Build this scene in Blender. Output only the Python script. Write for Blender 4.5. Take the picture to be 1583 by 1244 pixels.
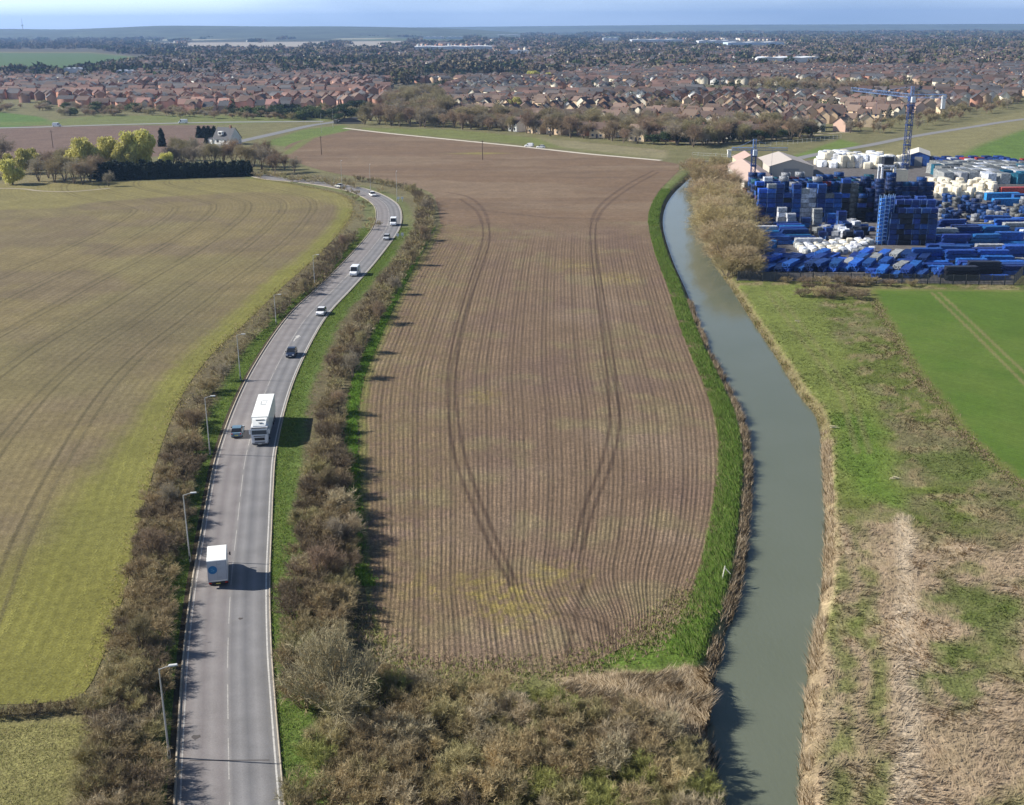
import bpy, math, random
import numpy as np
from mathutils import Matrix, Vector
for o in list(bpy.data.objects): bpy.data.objects.remove(o)
S = bpy.context.scene; COL = S.collection
R = math.radians
rng = np.random.default_rng(7); random.seed(7)

# ---------------------------------------------------------------- camera, sky, sun
H = 60.0; FPX = 1760.0; PITCH = R(18.3); ROLL = R(-0.36)
cd = bpy.data.cameras.new('camera'); cam = bpy.data.objects.new('camera', cd); COL.objects.link(cam)
cd.sensor_width = 36; cd.lens = 36*FPX/1583; cd.clip_start = 0.5; cd.clip_end = 80000
CM = Matrix.Rotation(math.pi/2-PITCH, 4, 'X') @ Matrix.Rotation(ROLL, 4, 'Z')
cam.matrix_world = Matrix.Translation((0, 0, H)) @ CM
S.camera = cam
SUN_EL, SUN_AZ = 33.0, -84.0            # azimuth clockwise from +Y
w = bpy.data.worlds.new('World'); S.world = w; w.use_nodes = True
nt = w.node_tree; bg = nt.nodes['Background']
sky = nt.nodes.new('ShaderNodeTexSky'); sky.sky_type = 'NISHITA'; sky.sun_disc = False
sky.sun_elevation = R(SUN_EL); sky.sun_rotation = R(SUN_AZ); sky.altitude = 0
sky.air_density = 1.0; sky.dust_density = 0.15; sky.ozone_density = 3.0
tc = nt.nodes.new('ShaderNodeTexCoord'); va = nt.nodes.new('ShaderNodeVectorMath'); va.operation = 'ADD'; va.inputs[1].default_value = (0, 0, .22)
vn_ = nt.nodes.new('ShaderNodeVectorMath'); vn_.operation = 'NORMALIZE'
nt.links.new(tc.outputs['Generated'], va.inputs[0]); nt.links.new(va.outputs[0], vn_.inputs[0]); nt.links.new(vn_.outputs[0], sky.inputs['Vector'])
# thin pale cloud low in the sky, thicker to the left
cn = nt.nodes.new('ShaderNodeTexNoise'); cn.inputs['Scale'].default_value = 3.0; cn.inputs['Detail'].default_value = 5
cm_ = nt.nodes.new('ShaderNodeMapping'); cm_.inputs['Scale'].default_value = (1, 1, 7); nt.links.new(tc.outputs['Generated'], cm_.inputs[0]); nt.links.new(cm_.outputs[0], cn.inputs['Vector'])
cs = nt.nodes.new('ShaderNodeSeparateXYZ'); nt.links.new(tc.outputs['Generated'], cs.inputs[0])
ck = nt.nodes.new('ShaderNodeMapRange'); ck.inputs[1].default_value = .15; ck.inputs[2].default_value = -.6; ck.inputs[3].default_value = .42; ck.inputs[4].default_value = .9; nt.links.new(cs.outputs[0], ck.inputs[0])
cf = nt.nodes.new('ShaderNodeMapRange'); cf.inputs[1].default_value = .3; cf.inputs[2].default_value = .62; cf.inputs[3].default_value = .35; nt.links.new(cn.outputs['Fac'], cf.inputs[0])
cx = nt.nodes.new('ShaderNodeMath'); cx.operation = 'MULTIPLY'; nt.links.new(ck.outputs[0], cx.inputs[0]); nt.links.new(cf.outputs[0], cx.inputs[1])
cmix = nt.nodes.new('ShaderNodeMix'); cmix.data_type = 'RGBA'; cmix.inputs[7].default_value = (17.5, 20., 22.5, 1)
cz = nt.nodes.new('ShaderNodeMapRange'); cz.inputs[1].default_value = .05; cz.inputs[2].default_value = .3; cz.inputs[3].default_value = 1; cz.inputs[4].default_value = 0; nt.links.new(cs.outputs[2], cz.inputs[0])
cy = nt.nodes.new('ShaderNodeMath'); cy.operation = 'MULTIPLY'; nt.links.new(cx.outputs[0], cy.inputs[0]); nt.links.new(cz.outputs[0], cy.inputs[1])
nt.links.new(cy.outputs[0], cmix.inputs[0]); nt.links.new(sky.outputs[0], cmix.inputs[6])
nt.links.new(cmix.outputs[2], bg.inputs[0]); bg.inputs[1].default_value = 0.07
sl = bpy.data.lights.new('sun', 'SUN'); sl.energy = 5.0; sl.angle = R(0.5); sl.color = (1, .95, .87)
so = bpy.data.objects.new('sun', sl); COL.objects.link(so)
sd = Vector((math.sin(R(SUN_AZ))*math.cos(R(SUN_EL)), math.cos(R(SUN_AZ))*math.cos(R(SUN_EL)), math.sin(R(SUN_EL))))
so.rotation_euler = sd.to_track_quat('Z', 'Y').to_euler()
S.view_settings.view_transform = 'Standard'; S.view_settings.look = 'None'
S.view_settings.exposure = 0.68; S.view_settings.gamma = 1
S.render.engine = 'CYCLES'; S.cycles.use_denoising = True
S.cycles.max_bounces = 5; S.cycles.volume_bounces = 0; S.cycles.transparent_max_bounces = 8

# ---------------------------------------------------------------- helpers
def at(px, py, z=0.0):
    d = CM @ Vector(((px-791.5)/FPX, -(py-622)/FPX, -1.0))
    t = (z-H)/d.z
    return (d.x*t, d.y*t)
def D(d):
    'distance of the picture row that a first survey put at d metres'
    return at(791.5, 622-1098*math.tan(R(27.9)-math.atan(60./d)))[1]
def atl(pts, z=0.0): return np.array([at(p[0], p[1], z) for p in pts])
def height_at(px, py, X, Y):
    "height of the point above (X,Y) seen at row py"
    d = CM @ Vector(((px-791.5)/FPX, -(py-622)/FPX, -1.0))
    return H + d.z*(Y/d.y)
TAB = np.random.default_rng(3).random((256, 256))
def vn(x, y, s=1.0, o=0):
    x = np.asarray(x)/s+o*17.3; y = np.asarray(y)/s+o*9.1
    xi = np.floor(x).astype(int); yi = np.floor(y).astype(int); fx = x-xi; fy = y-yi
    fx = fx*fx*(3-2*fx); fy = fy*fy*(3-2*fy)
    g = lambda a, b: TAB[a % 256, b % 256]
    return (g(xi, yi)*(1-fx)+g(xi+1, yi)*fx)*(1-fy)+(g(xi, yi+1)*(1-fx)+g(xi+1, yi+1)*fx)*fy
def fbm(x, y, s=1.0, o=0, n=4):
    v = 0; a = .5; t = 0
    for i in range(n):
        v = v+a*vn(x, y, s/2**i, o+i*3); t += a; a *= .55
    return v/t
def sm(a, b, x):
    t = np.clip((x-a)/(b-a), 0, 1); return t*t*(3-2*t)
def dist_poly(X, Y, pts, signed=False):
    "distance to an open polyline; signed: + on its right side going along it"
    best = np.full(np.shape(X), 1e18); sg = np.zeros(np.shape(X)); lon = np.zeros(np.shape(X)); acc = 0
    for (x0, y0), (x1, y1) in zip(pts[:-1], pts[1:]):
        dx, dy = x1-x0, y1-y0; L2 = dx*dx+dy*dy+1e-9; L = math.sqrt(L2)
        t = np.clip(((X-x0)*dx+(Y-y0)*dy)/L2, 0, 1)
        d = (X-x0-t*dx)**2+(Y-y0-t*dy)**2
        m = d < best; best = np.where(m, d, best)
        if signed:
            c = (X-x0)*dy-(Y-y0)*dx
            sg = np.where(m, np.sign(c), sg); lon = np.where(m, acc+t*L, lon)
        acc += L
    best = np.sqrt(best)
    return (best*sg, lon) if signed else best
def inside(X, Y, pts):
    c = np.zeros(np.shape(X), bool); n = len(pts); j = n-1
    for i in range(n):
        xi, yi = pts[i]; xj, yj = pts[j]
        if yi != yj:
            c ^= ((yi > Y) != (yj > Y)) & (X < (xj-xi)*(Y-yi)/(yj-yi)+xi)
        j = i
    return c
def polymask(X, Y, pts, soft=1.0, dist=0.0, ns=6.0):
    if dist:
        X = X+(fbm(X, Y, ns, 5)-.5)*2*dist; Y = Y+(fbm(X, Y, ns, 8)-.5)*2*dist
    ins = inside(X, Y, pts); d = dist_poly(X, Y, list(pts)+[pts[0]])
    return sm(-soft, soft, np.where(ins, d, -d))
def crom(pts, n):
    "Catmull-Rom through pts (k,m), n steps per span"
    p = np.array(pts, float); p = np.vstack([2*p[0]-p[1], p, 2*p[-1]-p[-2]]); out = []
    for i in range(1, len(p)-2):
        for t in np.linspace(0, 1, n, endpoint=False):
            out.append(.5*((2*p[i])+(-p[i-1]+p[i+1])*t+(2*p[i-1]-5*p[i]+4*p[i+1]-p[i+2])*t*t+(-p[i-1]+3*p[i]-3*p[i+1]+p[i+2])*t**3))
    out.append(p[-2]); return np.array(out)
def resample(p, step):
    d = np.r_[0, np.cumsum(np.hypot(*(np.diff(p, axis=0).T)))]; n = max(2, int(d[-1]/step)+1)
    s = np.linspace(0, d[-1], n)
    return np.c_[np.interp(s, d, p[:, 0]), np.interp(s, d, p[:, 1])]

def mesh(name, V, Fc, col=None, uv=None, smooth=False):
    "V (n,3); Fc array (m,3) or (m,4) or list of polygons"
    me = bpy.data.meshes.new(name); V = np.asarray(V, np.float32)
    if isinstance(Fc, np.ndarray):
        k = Fc.shape[1]; me.vertices.add(len(V)); me.vertices.foreach_set('co', V.ravel())
        me.loops.add(Fc.size); me.loops.foreach_set('vertex_index', Fc.astype(np.int32).ravel())
        me.polygons.add(len(Fc)); me.polygons.foreach_set('loop_start', np.arange(0, Fc.size, k, dtype=np.int32))
        me.polygons.foreach_set('loop_total', np.full(len(Fc), k, np.int32))
    else:
        me.from_pydata(V.tolist(), [], Fc)
    if col is not None:
        a = me.color_attributes.new('Col', 'FLOAT_COLOR', 'POINT')
        a.data.foreach_set('color', np.c_[col, np.ones(len(V))].astype(np.float32).ravel())
    if uv is not None:
        a = me.attributes.new('Lane', 'FLOAT_VECTOR', 'POINT')
        a.data.foreach_set('vector', (uv if uv.shape[1] == 3 else np.c_[uv, np.ones(len(V))]).astype(np.float32).ravel())
    me.update(calc_edges=True)
    if smooth: me.polygons.foreach_set('use_smooth', np.ones(len(me.polygons), bool))
    return me
def obj(name, me, m=None, parent=None):
    o = bpy.data.objects.new(name, me)
    if m is not None and me is not None and not me.materials: me.materials.append(m)
    COL.objects.link(o); o.parent = parent
    return o
def tag(o, label=None, cat=None, group=None, kind=None):
    if label: o['label'] = label
    if cat: o['category'] = cat
    if group: o['group'] = group
    if kind: o['kind'] = kind
    return o
def thing(name, label, cat, loc=(0, 0, 0), rz=0, group=None):
    o = bpy.data.objects.new(name, None); COL.objects.link(o); o.location = loc; o.rotation_euler = (0, 0, rz)
    o.empty_display_size = .5
    return tag(o, label, cat, group)
def struct(name, me, m): return tag(obj(name, me, m), kind='structure')
def dup(o, loc, rz=0, sc=1, label=None, group=None, cat=None):
    r = o.copy(); COL.objects.link(r); r.location = loc; r.rotation_euler = (0, 0, rz)
    r.scale = (sc, sc, sc) if not hasattr(sc, '__len__') else sc
    if label: r['label'] = label
    if group: r['group'] = group
    if cat: r['category'] = cat
    for ch in KIDS.get(o.name, ()):
        c = ch.copy(); COL.objects.link(c); c.parent = r
        for g in KIDS.get(ch.name, ()):
            d = g.copy(); COL.objects.link(d); d.parent = c
    return r
KIDS = {}
def remember(root):
    "cache the children of a prototype before its loop of copies"
    KIDS[root.name] = list(root.children)
    for c in root.children: KIDS[c.name] = list(c.children)
    return root
def place(proto, used, loc, rz=0, sc=1, label=None, group=None):
    "the first placing moves the prototype itself, the next ones copy it"
    if proto.name in used: return dup(proto, loc, rz, sc, label, group)
    used.add(proto.name); proto.location = loc; proto.rotation_euler = (0, 0, rz)
    proto.scale = (sc, sc, sc) if not hasattr(sc, '__len__') else sc
    if label: proto['label'] = label
    if group: proto['group'] = group
    return proto

class MB:
    def __init__(s): s.v = []; s.f = []
    def add(s, vs, fs):
        n = len(s.v); s.v += [tuple(map(float, v)) for v in vs]; s.f += [tuple(n+i for i in f) for f in fs]
    def box(s, c, d, rz=0, tx=1, ty=1, bev=0):
        "c centre, d full size, tx/ty scale of the top"
        x, y, z = d[0]/2, d[1]/2, d[2]/2; ca, sa = math.cos(rz), math.sin(rz); vs = []
        for k, (a, b) in ((-1, (1, 1)), (1, (tx, ty))):
            for i, j in ((-1, -1), (1, -1), (1, 1), (-1, 1)):
                X, Y = i*x*a, j*y*b; vs.append((c[0]+X*ca-Y*sa, c[1]+X*sa+Y*ca, c[2]+k*z))
        s.add(vs, [(3, 2, 1, 0), (4, 5, 6, 7), (0, 1, 5, 4), (1, 2, 6, 5), (2, 3, 7, 6), (3, 0, 4, 7)])
    def tube(s, a, b, r, r2=None, n=6):
        a = Vector(a); b = Vector(b); r2 = r if r2 is None else r2; q = (b-a).to_track_quat('Z', 'Y'); vs = []
        for p, rr in ((a, r), (b, r2)):
            for i in range(n):
                vs.append(p+q @ Vector((rr*math.cos(2*math.pi*i/n), rr*math.sin(2*math.pi*i/n), 0)))
        s.add(vs, [(i, (i+1) % n, n+(i+1) % n, n+i) for i in range(n)]+[tuple(range(n))[::-1], tuple(range(n, 2*n))])
    def loft(s, rings):
        n = len(rings[0]); vs = [v for r_ in rings for v in r_]; fs = []
        for k in range(len(rings)-1):
            for i in range(n): fs.append((k*n+i, k*n+(i+1) % n, (k+1)*n+(i+1) % n, (k+1)*n+i))
        fs += [tuple(range(n))[::-1], tuple(range((len(rings)-1)*n, len(rings)*n))]
        s.add(vs, fs)
    def quad(s, *v): s.add(v, [tuple(range(len(v)))])
    def me(s, name): return mesh(name, s.v, s.f)
    def build(s, name, m, parent=None): return obj(name, s.me(name), m, parent)

# ---------------------------------------------------------------- materials
MC = {}
def mat(name, col, rough=.75, spec=.3, metal=0, noise=0.0, ns=3.0, rand=0.0, bump=0.0, vcol=False, trans=0.0, hue=0.0):
    if name in MC: return MC[name]
    m = bpy.data.materials.new(name); m.use_nodes = True; n = m.node_tree.nodes; l = m.node_tree.links
    b = n['Principled BSDF']; b.inputs['Roughness'].default_value = rough
    b.inputs['Specular IOR Level'].default_value = spec; b.inputs['Metallic'].default_value = metal
    b.inputs['Base Color'].default_value = (*col, 1)
    src = None
    if vcol:
        a = n.new('ShaderNodeAttribute'); a.attribute_name = 'Col'; src = a.outputs['Color']
    if noise or rand or hue or bump:
        h = n.new('ShaderNodeHueSaturation'); h.inputs['Color'].default_value = (*col, 1)
        if src: l.new(src, h.inputs['Color'])
        val = None
        if noise or bump:
            g = n.new('ShaderNodeNewGeometry'); t = n.new('ShaderNodeTexNoise'); t.inputs['Scale'].default_value = ns
            t.inputs['Detail'].default_value = 5; t.inputs['Roughness'].default_value = .65
            l.new(g.outputs['Position'], t.inputs['Vector'])
            mr = n.new('ShaderNodeMapRange'); mr.inputs[1].default_value = .3; mr.inputs[2].default_value = .7
            mr.inputs[3].default_value = 1-noise; mr.inputs[4].default_value = 1+noise
            l.new(t.outputs['Fac'], mr.inputs[0]); val = mr.outputs[0]
            if bump:
                bp = n.new('ShaderNodeBump'); bp.inputs['Distance'].default_value = bump; bp.inputs['Strength'].default_value = 1
                l.new(t.outputs['Fac'], bp.inputs['Height']); l.new(bp.outputs[0], b.inputs['Normal'])
        if rand or hue:
            oi = n.new('ShaderNodeObjectInfo')
            if rand:
                mr = n.new('ShaderNodeMapRange'); mr.inputs[3].default_value = 1-rand; mr.inputs[4].default_value = 1+rand
                l.new(oi.outputs['Random'], mr.inputs[0])
                if val:
                    mm = n.new('ShaderNodeMath'); mm.operation = 'MULTIPLY'; l.new(val, mm.inputs[0]); l.new(mr.outputs[0], mm.inputs[1]); val = mm.outputs[0]
                else: val = mr.outputs[0]
            if hue:
                wn = n.new('ShaderNodeTexWhiteNoise'); wn.noise_dimensions = '1D'; l.new(oi.outputs['Random'], wn.inputs['W'])
                mr = n.new('ShaderNodeMapRange'); mr.inputs[3].default_value = .5-hue; mr.inputs[4].default_value = .5+hue
                l.new(wn.outputs[0], mr.inputs[0]); l.new(mr.outputs[0], h.inputs['Hue'])
        if val: l.new(val, h.inputs['Value'])
        src = h.outputs[0]
    if src: l.new(src, b.inputs['Base Color'])
    if trans:
        tr = n.new('ShaderNodeBsdfTranslucent'); mx = n.new('ShaderNodeMixShader'); mx.inputs[0].default_value = trans
        if src: l.new(src, tr.inputs[0])
        else: tr.inputs[0].default_value = (*col, 1)
        l.new(b.outputs[0], mx.inputs[1]); l.new(tr.outputs[0], mx.inputs[2]); l.new(mx.outputs[0], n['Material Output'].inputs[0])
    MC[name] = m; return m

def gmat(name, octs=((.12, .25), (.9, .3), (6, .35)), bump=.15, furrow=None, rough=.95, tint=None):
    """ground: painted vertex colour x noise at several scales; furrow=(rows per unit of Lane.x, depth, darkening)"""
    m = bpy.data.materials.new(name); m.use_nodes = True; n = m.node_tree.nodes; l = m.node_tree.links
    b = n['Principled BSDF']; b.inputs['Roughness'].default_value = rough; b.inputs['Specular IOR Level'].default_value = .15
    a = n.new('ShaderNodeAttribute'); a.attribute_name = 'Col'
    g = n.new('ShaderNodeNewGeometry'); val = None; hgt = None
    def math_(op, x, y):
        k = n.new('ShaderNodeMath'); k.operation = op
        for i, q in enumerate((x, y)):
            if isinstance(q, (int, float)): k.inputs[i].default_value = q
            elif q is not None: l.new(q, k.inputs[i])
        return k.outputs[0]
    fac = []
    for s_, amp in octs:
        t = n.new('ShaderNodeTexNoise'); t.inputs['Scale'].default_value = s_; t.inputs['Detail'].default_value = 3; t.inputs['Roughness'].default_value = .6
        l.new(g.outputs['Position'], t.inputs['Vector']); fac.append(t.outputs['Fac'])
        mr = n.new('ShaderNodeMapRange'); mr.inputs[1].default_value = .3; mr.inputs[2].default_value = .7
        mr.inputs[3].default_value = 1-amp; mr.inputs[4].default_value = 1+amp; l.new(t.outputs['Fac'], mr.inputs[0])
        val = mr.outputs[0] if val is None else math_('MULTIPLY', val, mr.outputs[0])
    hgt = math_('ADD', math_('MULTIPLY', fac[-1], .5), fac[-2])
    if furrow:
        rows, depth, dark = furrow
        la = n.new('ShaderNodeAttribute'); la.attribute_name = 'Lane'; sx = n.new('ShaderNodeSeparateXYZ'); l.new(la.outputs['Vector'], sx.inputs[0])
        wob = math_('ADD', math_('MULTIPLY', math_('SUBTRACT', fac[1], .5), 1.1), math_('MULTIPLY', math_('SUBTRACT', fac[0], .5), 2.0))
        ph = math_('ADD', math_('MULTIPLY', sx.outputs[0], rows*2*math.pi), wob)
        s1 = math_('SINE', ph, None)
        s2 = math_('SINE', math_('MULTIPLY', ph, .5), None)
        s3 = math_('SINE', math_('MULTIPLY', ph, .137), None)
        st = math_('ADD', math_('ADD', math_('MULTIPLY', s1, .42), math_('MULTIPLY', math_('SINE', math_('MULTIPLY', ph, .381), None), .3)), math_('MULTIPLY', s3, .34))
        # rows broken up along their length
        brk = math_('MULTIPLY', math_('ADD', math_('MULTIPLY', fac[-1], 3.2), -1.0), math_('ADD', math_('MULTIPLY', fac[0], 2.4), -.35))
        st2 = math_('MULTIPLY', math_('MULTIPLY', st, brk), sx.outputs[2])
        val = math_('MULTIPLY', val, math_('ADD', 1, math_('MULTIPLY', st2, dark)))
        hgt = math_('ADD', math_('MULTIPLY', hgt, .6), math_('MULTIPLY', st2, depth))
    h = n.new('ShaderNodeHueSaturation'); l.new(a.outputs['Color'], h.inputs['Color']); l.new(val, h.inputs['Value'])
    l.new(h.outputs[0], b.inputs['Base Color'])
    bp = n.new('ShaderNodeBump'); bp.inputs['Distance'].default_value = bump; bp.inputs['Strength'].default_value = .8
    l.new(hgt, bp.inputs['Height']); l.new(bp.outputs[0], b.inputs['Normal'])
    return m

# ---------------------------------------------------------------- plan of the place (metres, from rows and columns of the photograph)
ROAD_PX = [(362, 1450), (358, 1330), (355, 1244), (352.5, 1100), (352.5, 1000), (357.5, 900), (366, 820), (372.5, 761), (381.5, 700), (401.5, 630),
           (424.5, 574), (455, 519), (481.5, 482), (518.5, 445), (554, 408), (585, 371), (597.5, 352), (601.5, 334), (598, 319), (587, 309), (570, 300), (550, 293), (525, 288), (495, 283), (460, 279), (425, 276), (400, 271)]
road = resample(crom(atl(ROAD_PX), 8), 1.0)
def tangent(p): 
    t = np.gradient(p, axis=0); return t/np.hypot(t[:, 0], t[:, 1])[:, None]
rt = tangent(road)
rt = np.c_[np.convolve(np.pad(rt[:, 0], 4, 'edge'), np.ones(9)/9, 'valid'), np.convolve(np.pad(rt[:, 1], 4, 'edge'), np.ones(9)/9, 'valid')]
rn = np.c_[rt[:, 1], -rt[:, 0]]                       # to the right of travel away from the camera
RW = 4.25
WZ = -1.3
RIVL = [(1112, 1480), (1122, 1330), (1110, 1244), (1098, 1170), (1090, 1110), (1098, 1050), (1118, 985), (1140, 910), (1150, 840), (1157, 770), (1158, 715), (1150, 665), (1130, 612),
        (1102, 555), (1078, 500), (1060, 450), (1038, 400), (1024, 350), (1028, 320), (1040, 300), (1056, 284), (1070, 272), (1080, 262), (1088, 256)]
RIVR = [(1232, 1480), (1235, 1330), (1237, 1244), (1241, 1150), (1249, 1060), (1257, 1000), (1269, 930), (1276, 850), (1276, 770), (1272, 700), (1262, 645), (1235, 610), (1200, 552),
        (1160, 492), (1128, 442), (1108, 415), (1092, 385), (1078, 345), (1072, 320), (1070, 300), (1076, 285), (1084, 273), (1092, 264), (1099, 257)]
rl = crom(atl(RIVL, WZ), 6); rr_ = crom(atl(RIVR, WZ), 6)

def interp_rows(rows, n):
    "rows of (xl,yl,xr,yr) pixels -> ground rows"
    g = np.array([[*at(a, b), *at(c, d)] for a, b, c, d in rows]); return crom(g, n)
def sheet(name, rows, n, m, z, paint, material, lane='u', fade=None):
    g = interp_rows(rows, n); t = np.linspace(0, 1, m+1)
    X = g[:, 0:1]*(1-t)+g[:, 2:3]*t; Y = g[:, 1:2]*(1-t)+g[:, 3:4]*t
    U = np.broadcast_to(t, X.shape); k = len(g)
    col = paint(X, Y, U); Z = np.full(X.shape, z)
    idx = np.arange(k*(m+1)).reshape(k, m+1)
    Fq = np.stack([idx[:-1, :-1], idx[:-1, 1:], idx[1:, 1:], idx[1:, :-1]], -1).reshape(-1, 4)
    if callable(lane): lu = lane(X, Y)
    else: lu = U
    me = mesh(name, np.c_[X.ravel(), Y.ravel(), Z.ravel()], Fq, col.reshape(-1, 3), np.c_[lu.ravel(), Y.ravel(), (fade(X, Y) if fade else np.ones(X.shape)).ravel()], True)
    return struct(name, me, material)
def mix(c, col, m): 
    return c*(1-m[..., None])+np.array(col)*m[..., None]
def ribbon(name, off0, off1, z, m, i0=0, i1=None, dash=None, base=None, norm=None):
    p = road if base is None else base; nn = rn if norm is None else norm
    p = p[i0:i1]; nn = nn[i0:i1]; a = p+nn*off0; b = p+nn*off1; k = len(p)
    V = np.vstack([np.c_[a, np.full(k, z)], np.c_[b, np.full(k, z)]]); i = np.arange(k-1)
    if dash: i = i[[(j % (dash[0]+dash[1])) < dash[0] for j in i]]
    Fq = np.stack([i, i+k, i+k+1, i+1], -1)
    return struct(name, mesh(name, V, Fq), m)

# ---------------------------------------------------------------- ground
GREEN = (.095, .15, .028); OLIVE = (.135, .135, .05); TAN = (.37, .28, .185); DULL = (.17, .155, .075)
nr = 860; Yv = 20*np.exp(np.linspace(0, math.log(32000/20.), nr)); tv = np.linspace(-.85, .85, 660)
GX = tv[None, :]*np.sqrt(Yv**2+62**2)[:, None]; GY = np.repeat(Yv[:, None], len(tv), 1)
dl, _ = dist_poly(GX, GY, rl, True); dr, _ = dist_poly(GX, GY, rr_, True)      # + right of the left edge / right edge
inriv = (dl > 0) & (dr < 0) & (GY < rl[-1][1]+3) & (np.abs(GX) < 400)
out = np.where(inriv, -np.minimum(np.abs(dl), np.abs(dr)), np.minimum(np.abs(dl), np.abs(dr)))
near = (GY < 700)
GZ = np.where(near, -2.1+2.1*sm(-1.6, 1.9, out), 0)
GZ = GZ+np.where(near & (out > 1.9), 0, 0)
def meadow(X, Y):
    n1 = fbm(X, Y, 9, 1); n2 = fbm(X, Y, 2.2, 2); n3 = fbm(X, Y, 30, 3)
    c = np.zeros(X.shape+(3,))+np.array(DULL)
    c = mix(c, (.11, .135, .03), sm(.4, .62, n1)); c = mix(c, (.27, .215, .12), sm(.5, .66, n2)*.75)
    # tan reed stubble in the foreground
    tanp = atl([(1240, 1500), (1245, 1000), (1270, 850), (1272, 760), (1300, 775), (1395, 800), (1440, 850), (1583, 830), (1900, 830), (1900, 1500)])
    c = mix(c, TAN, polymask(X, Y, tanp, 2.0, 4.0, 8)*(.82+.18*sm(.35, .6, n2)))
    c = mix(c, (.115, .14, .03), polymask(X, Y, tanp, 2., 0)*sm(.6, .7, n1)*.6)
    # mown green strip beside the river
    g = atl([(1140, 440), (1250, 440), (1290, 520), (1350, 610), (1385, 700), (1395, 785), (1300, 770), (1282, 700), (1268, 650), (1215, 575), (1165, 495)])
    c = mix(c, (.155, .185, .045), polymask(X, Y, g, 1.5, 1.5)*.97)
    g2 = atl([(1290, 640), (1345, 640), (1372, 700), (1388, 785), (1318, 760), (1298, 700)])
    c = mix(c, (.1, .165, .025), polymask(X, Y, g2, 2.5, 2.)*.85)
    for ln, w_, cc in (([(1185, 450), (1250, 540), (1300, 610), (1325, 700)], .5, (.2, .18, .08)), ([(1200, 450), (1268, 540), (1318, 610), (1345, 700)], .5, (.2, .18, .08))):
        c = mix(c, cc, (1-sm(w_*.4, w_*1.5, dist_poly(X, Y, atl(ln))))*.5)
    for ln in ([(1330, 800), (1340, 900), (1350, 1040), (1352, 1300)], [(1275, 800), (1300, 870), (1290, 980), (1300, 1120), (1302, 1300)]):
        c = mix(c, (.12, .15, .03), (1-sm(.3, 1.7, dist_poly(X+(n1-.5)*4, Y, atl(ln))))*sm(.3, .6, n2)*.75)
    c = mix(c, (.47, .38, .27), (1-sm(.5, 1.6, dist_poly(X+(n2-.5)*1.6, Y, atl([(1395, 800), (1402, 900), (1400, 1010), (1403, 1100), (1400, 1300)]))))*.85)
    for pc, r0 in (((1500, 930), 5.5), ((1470, 1060), 3.5), ((1540, 960), 5), ((1490, 1010), 3), ((1480, 720), 8)):
        q = at(*pc); c = mix(c, (.1, .13, .03), (1-sm(r0*.4, r0*1.2, np.hypot(X-q[0], (Y-q[1]))+(n2-.5)*6))*.85)
    return c
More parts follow.
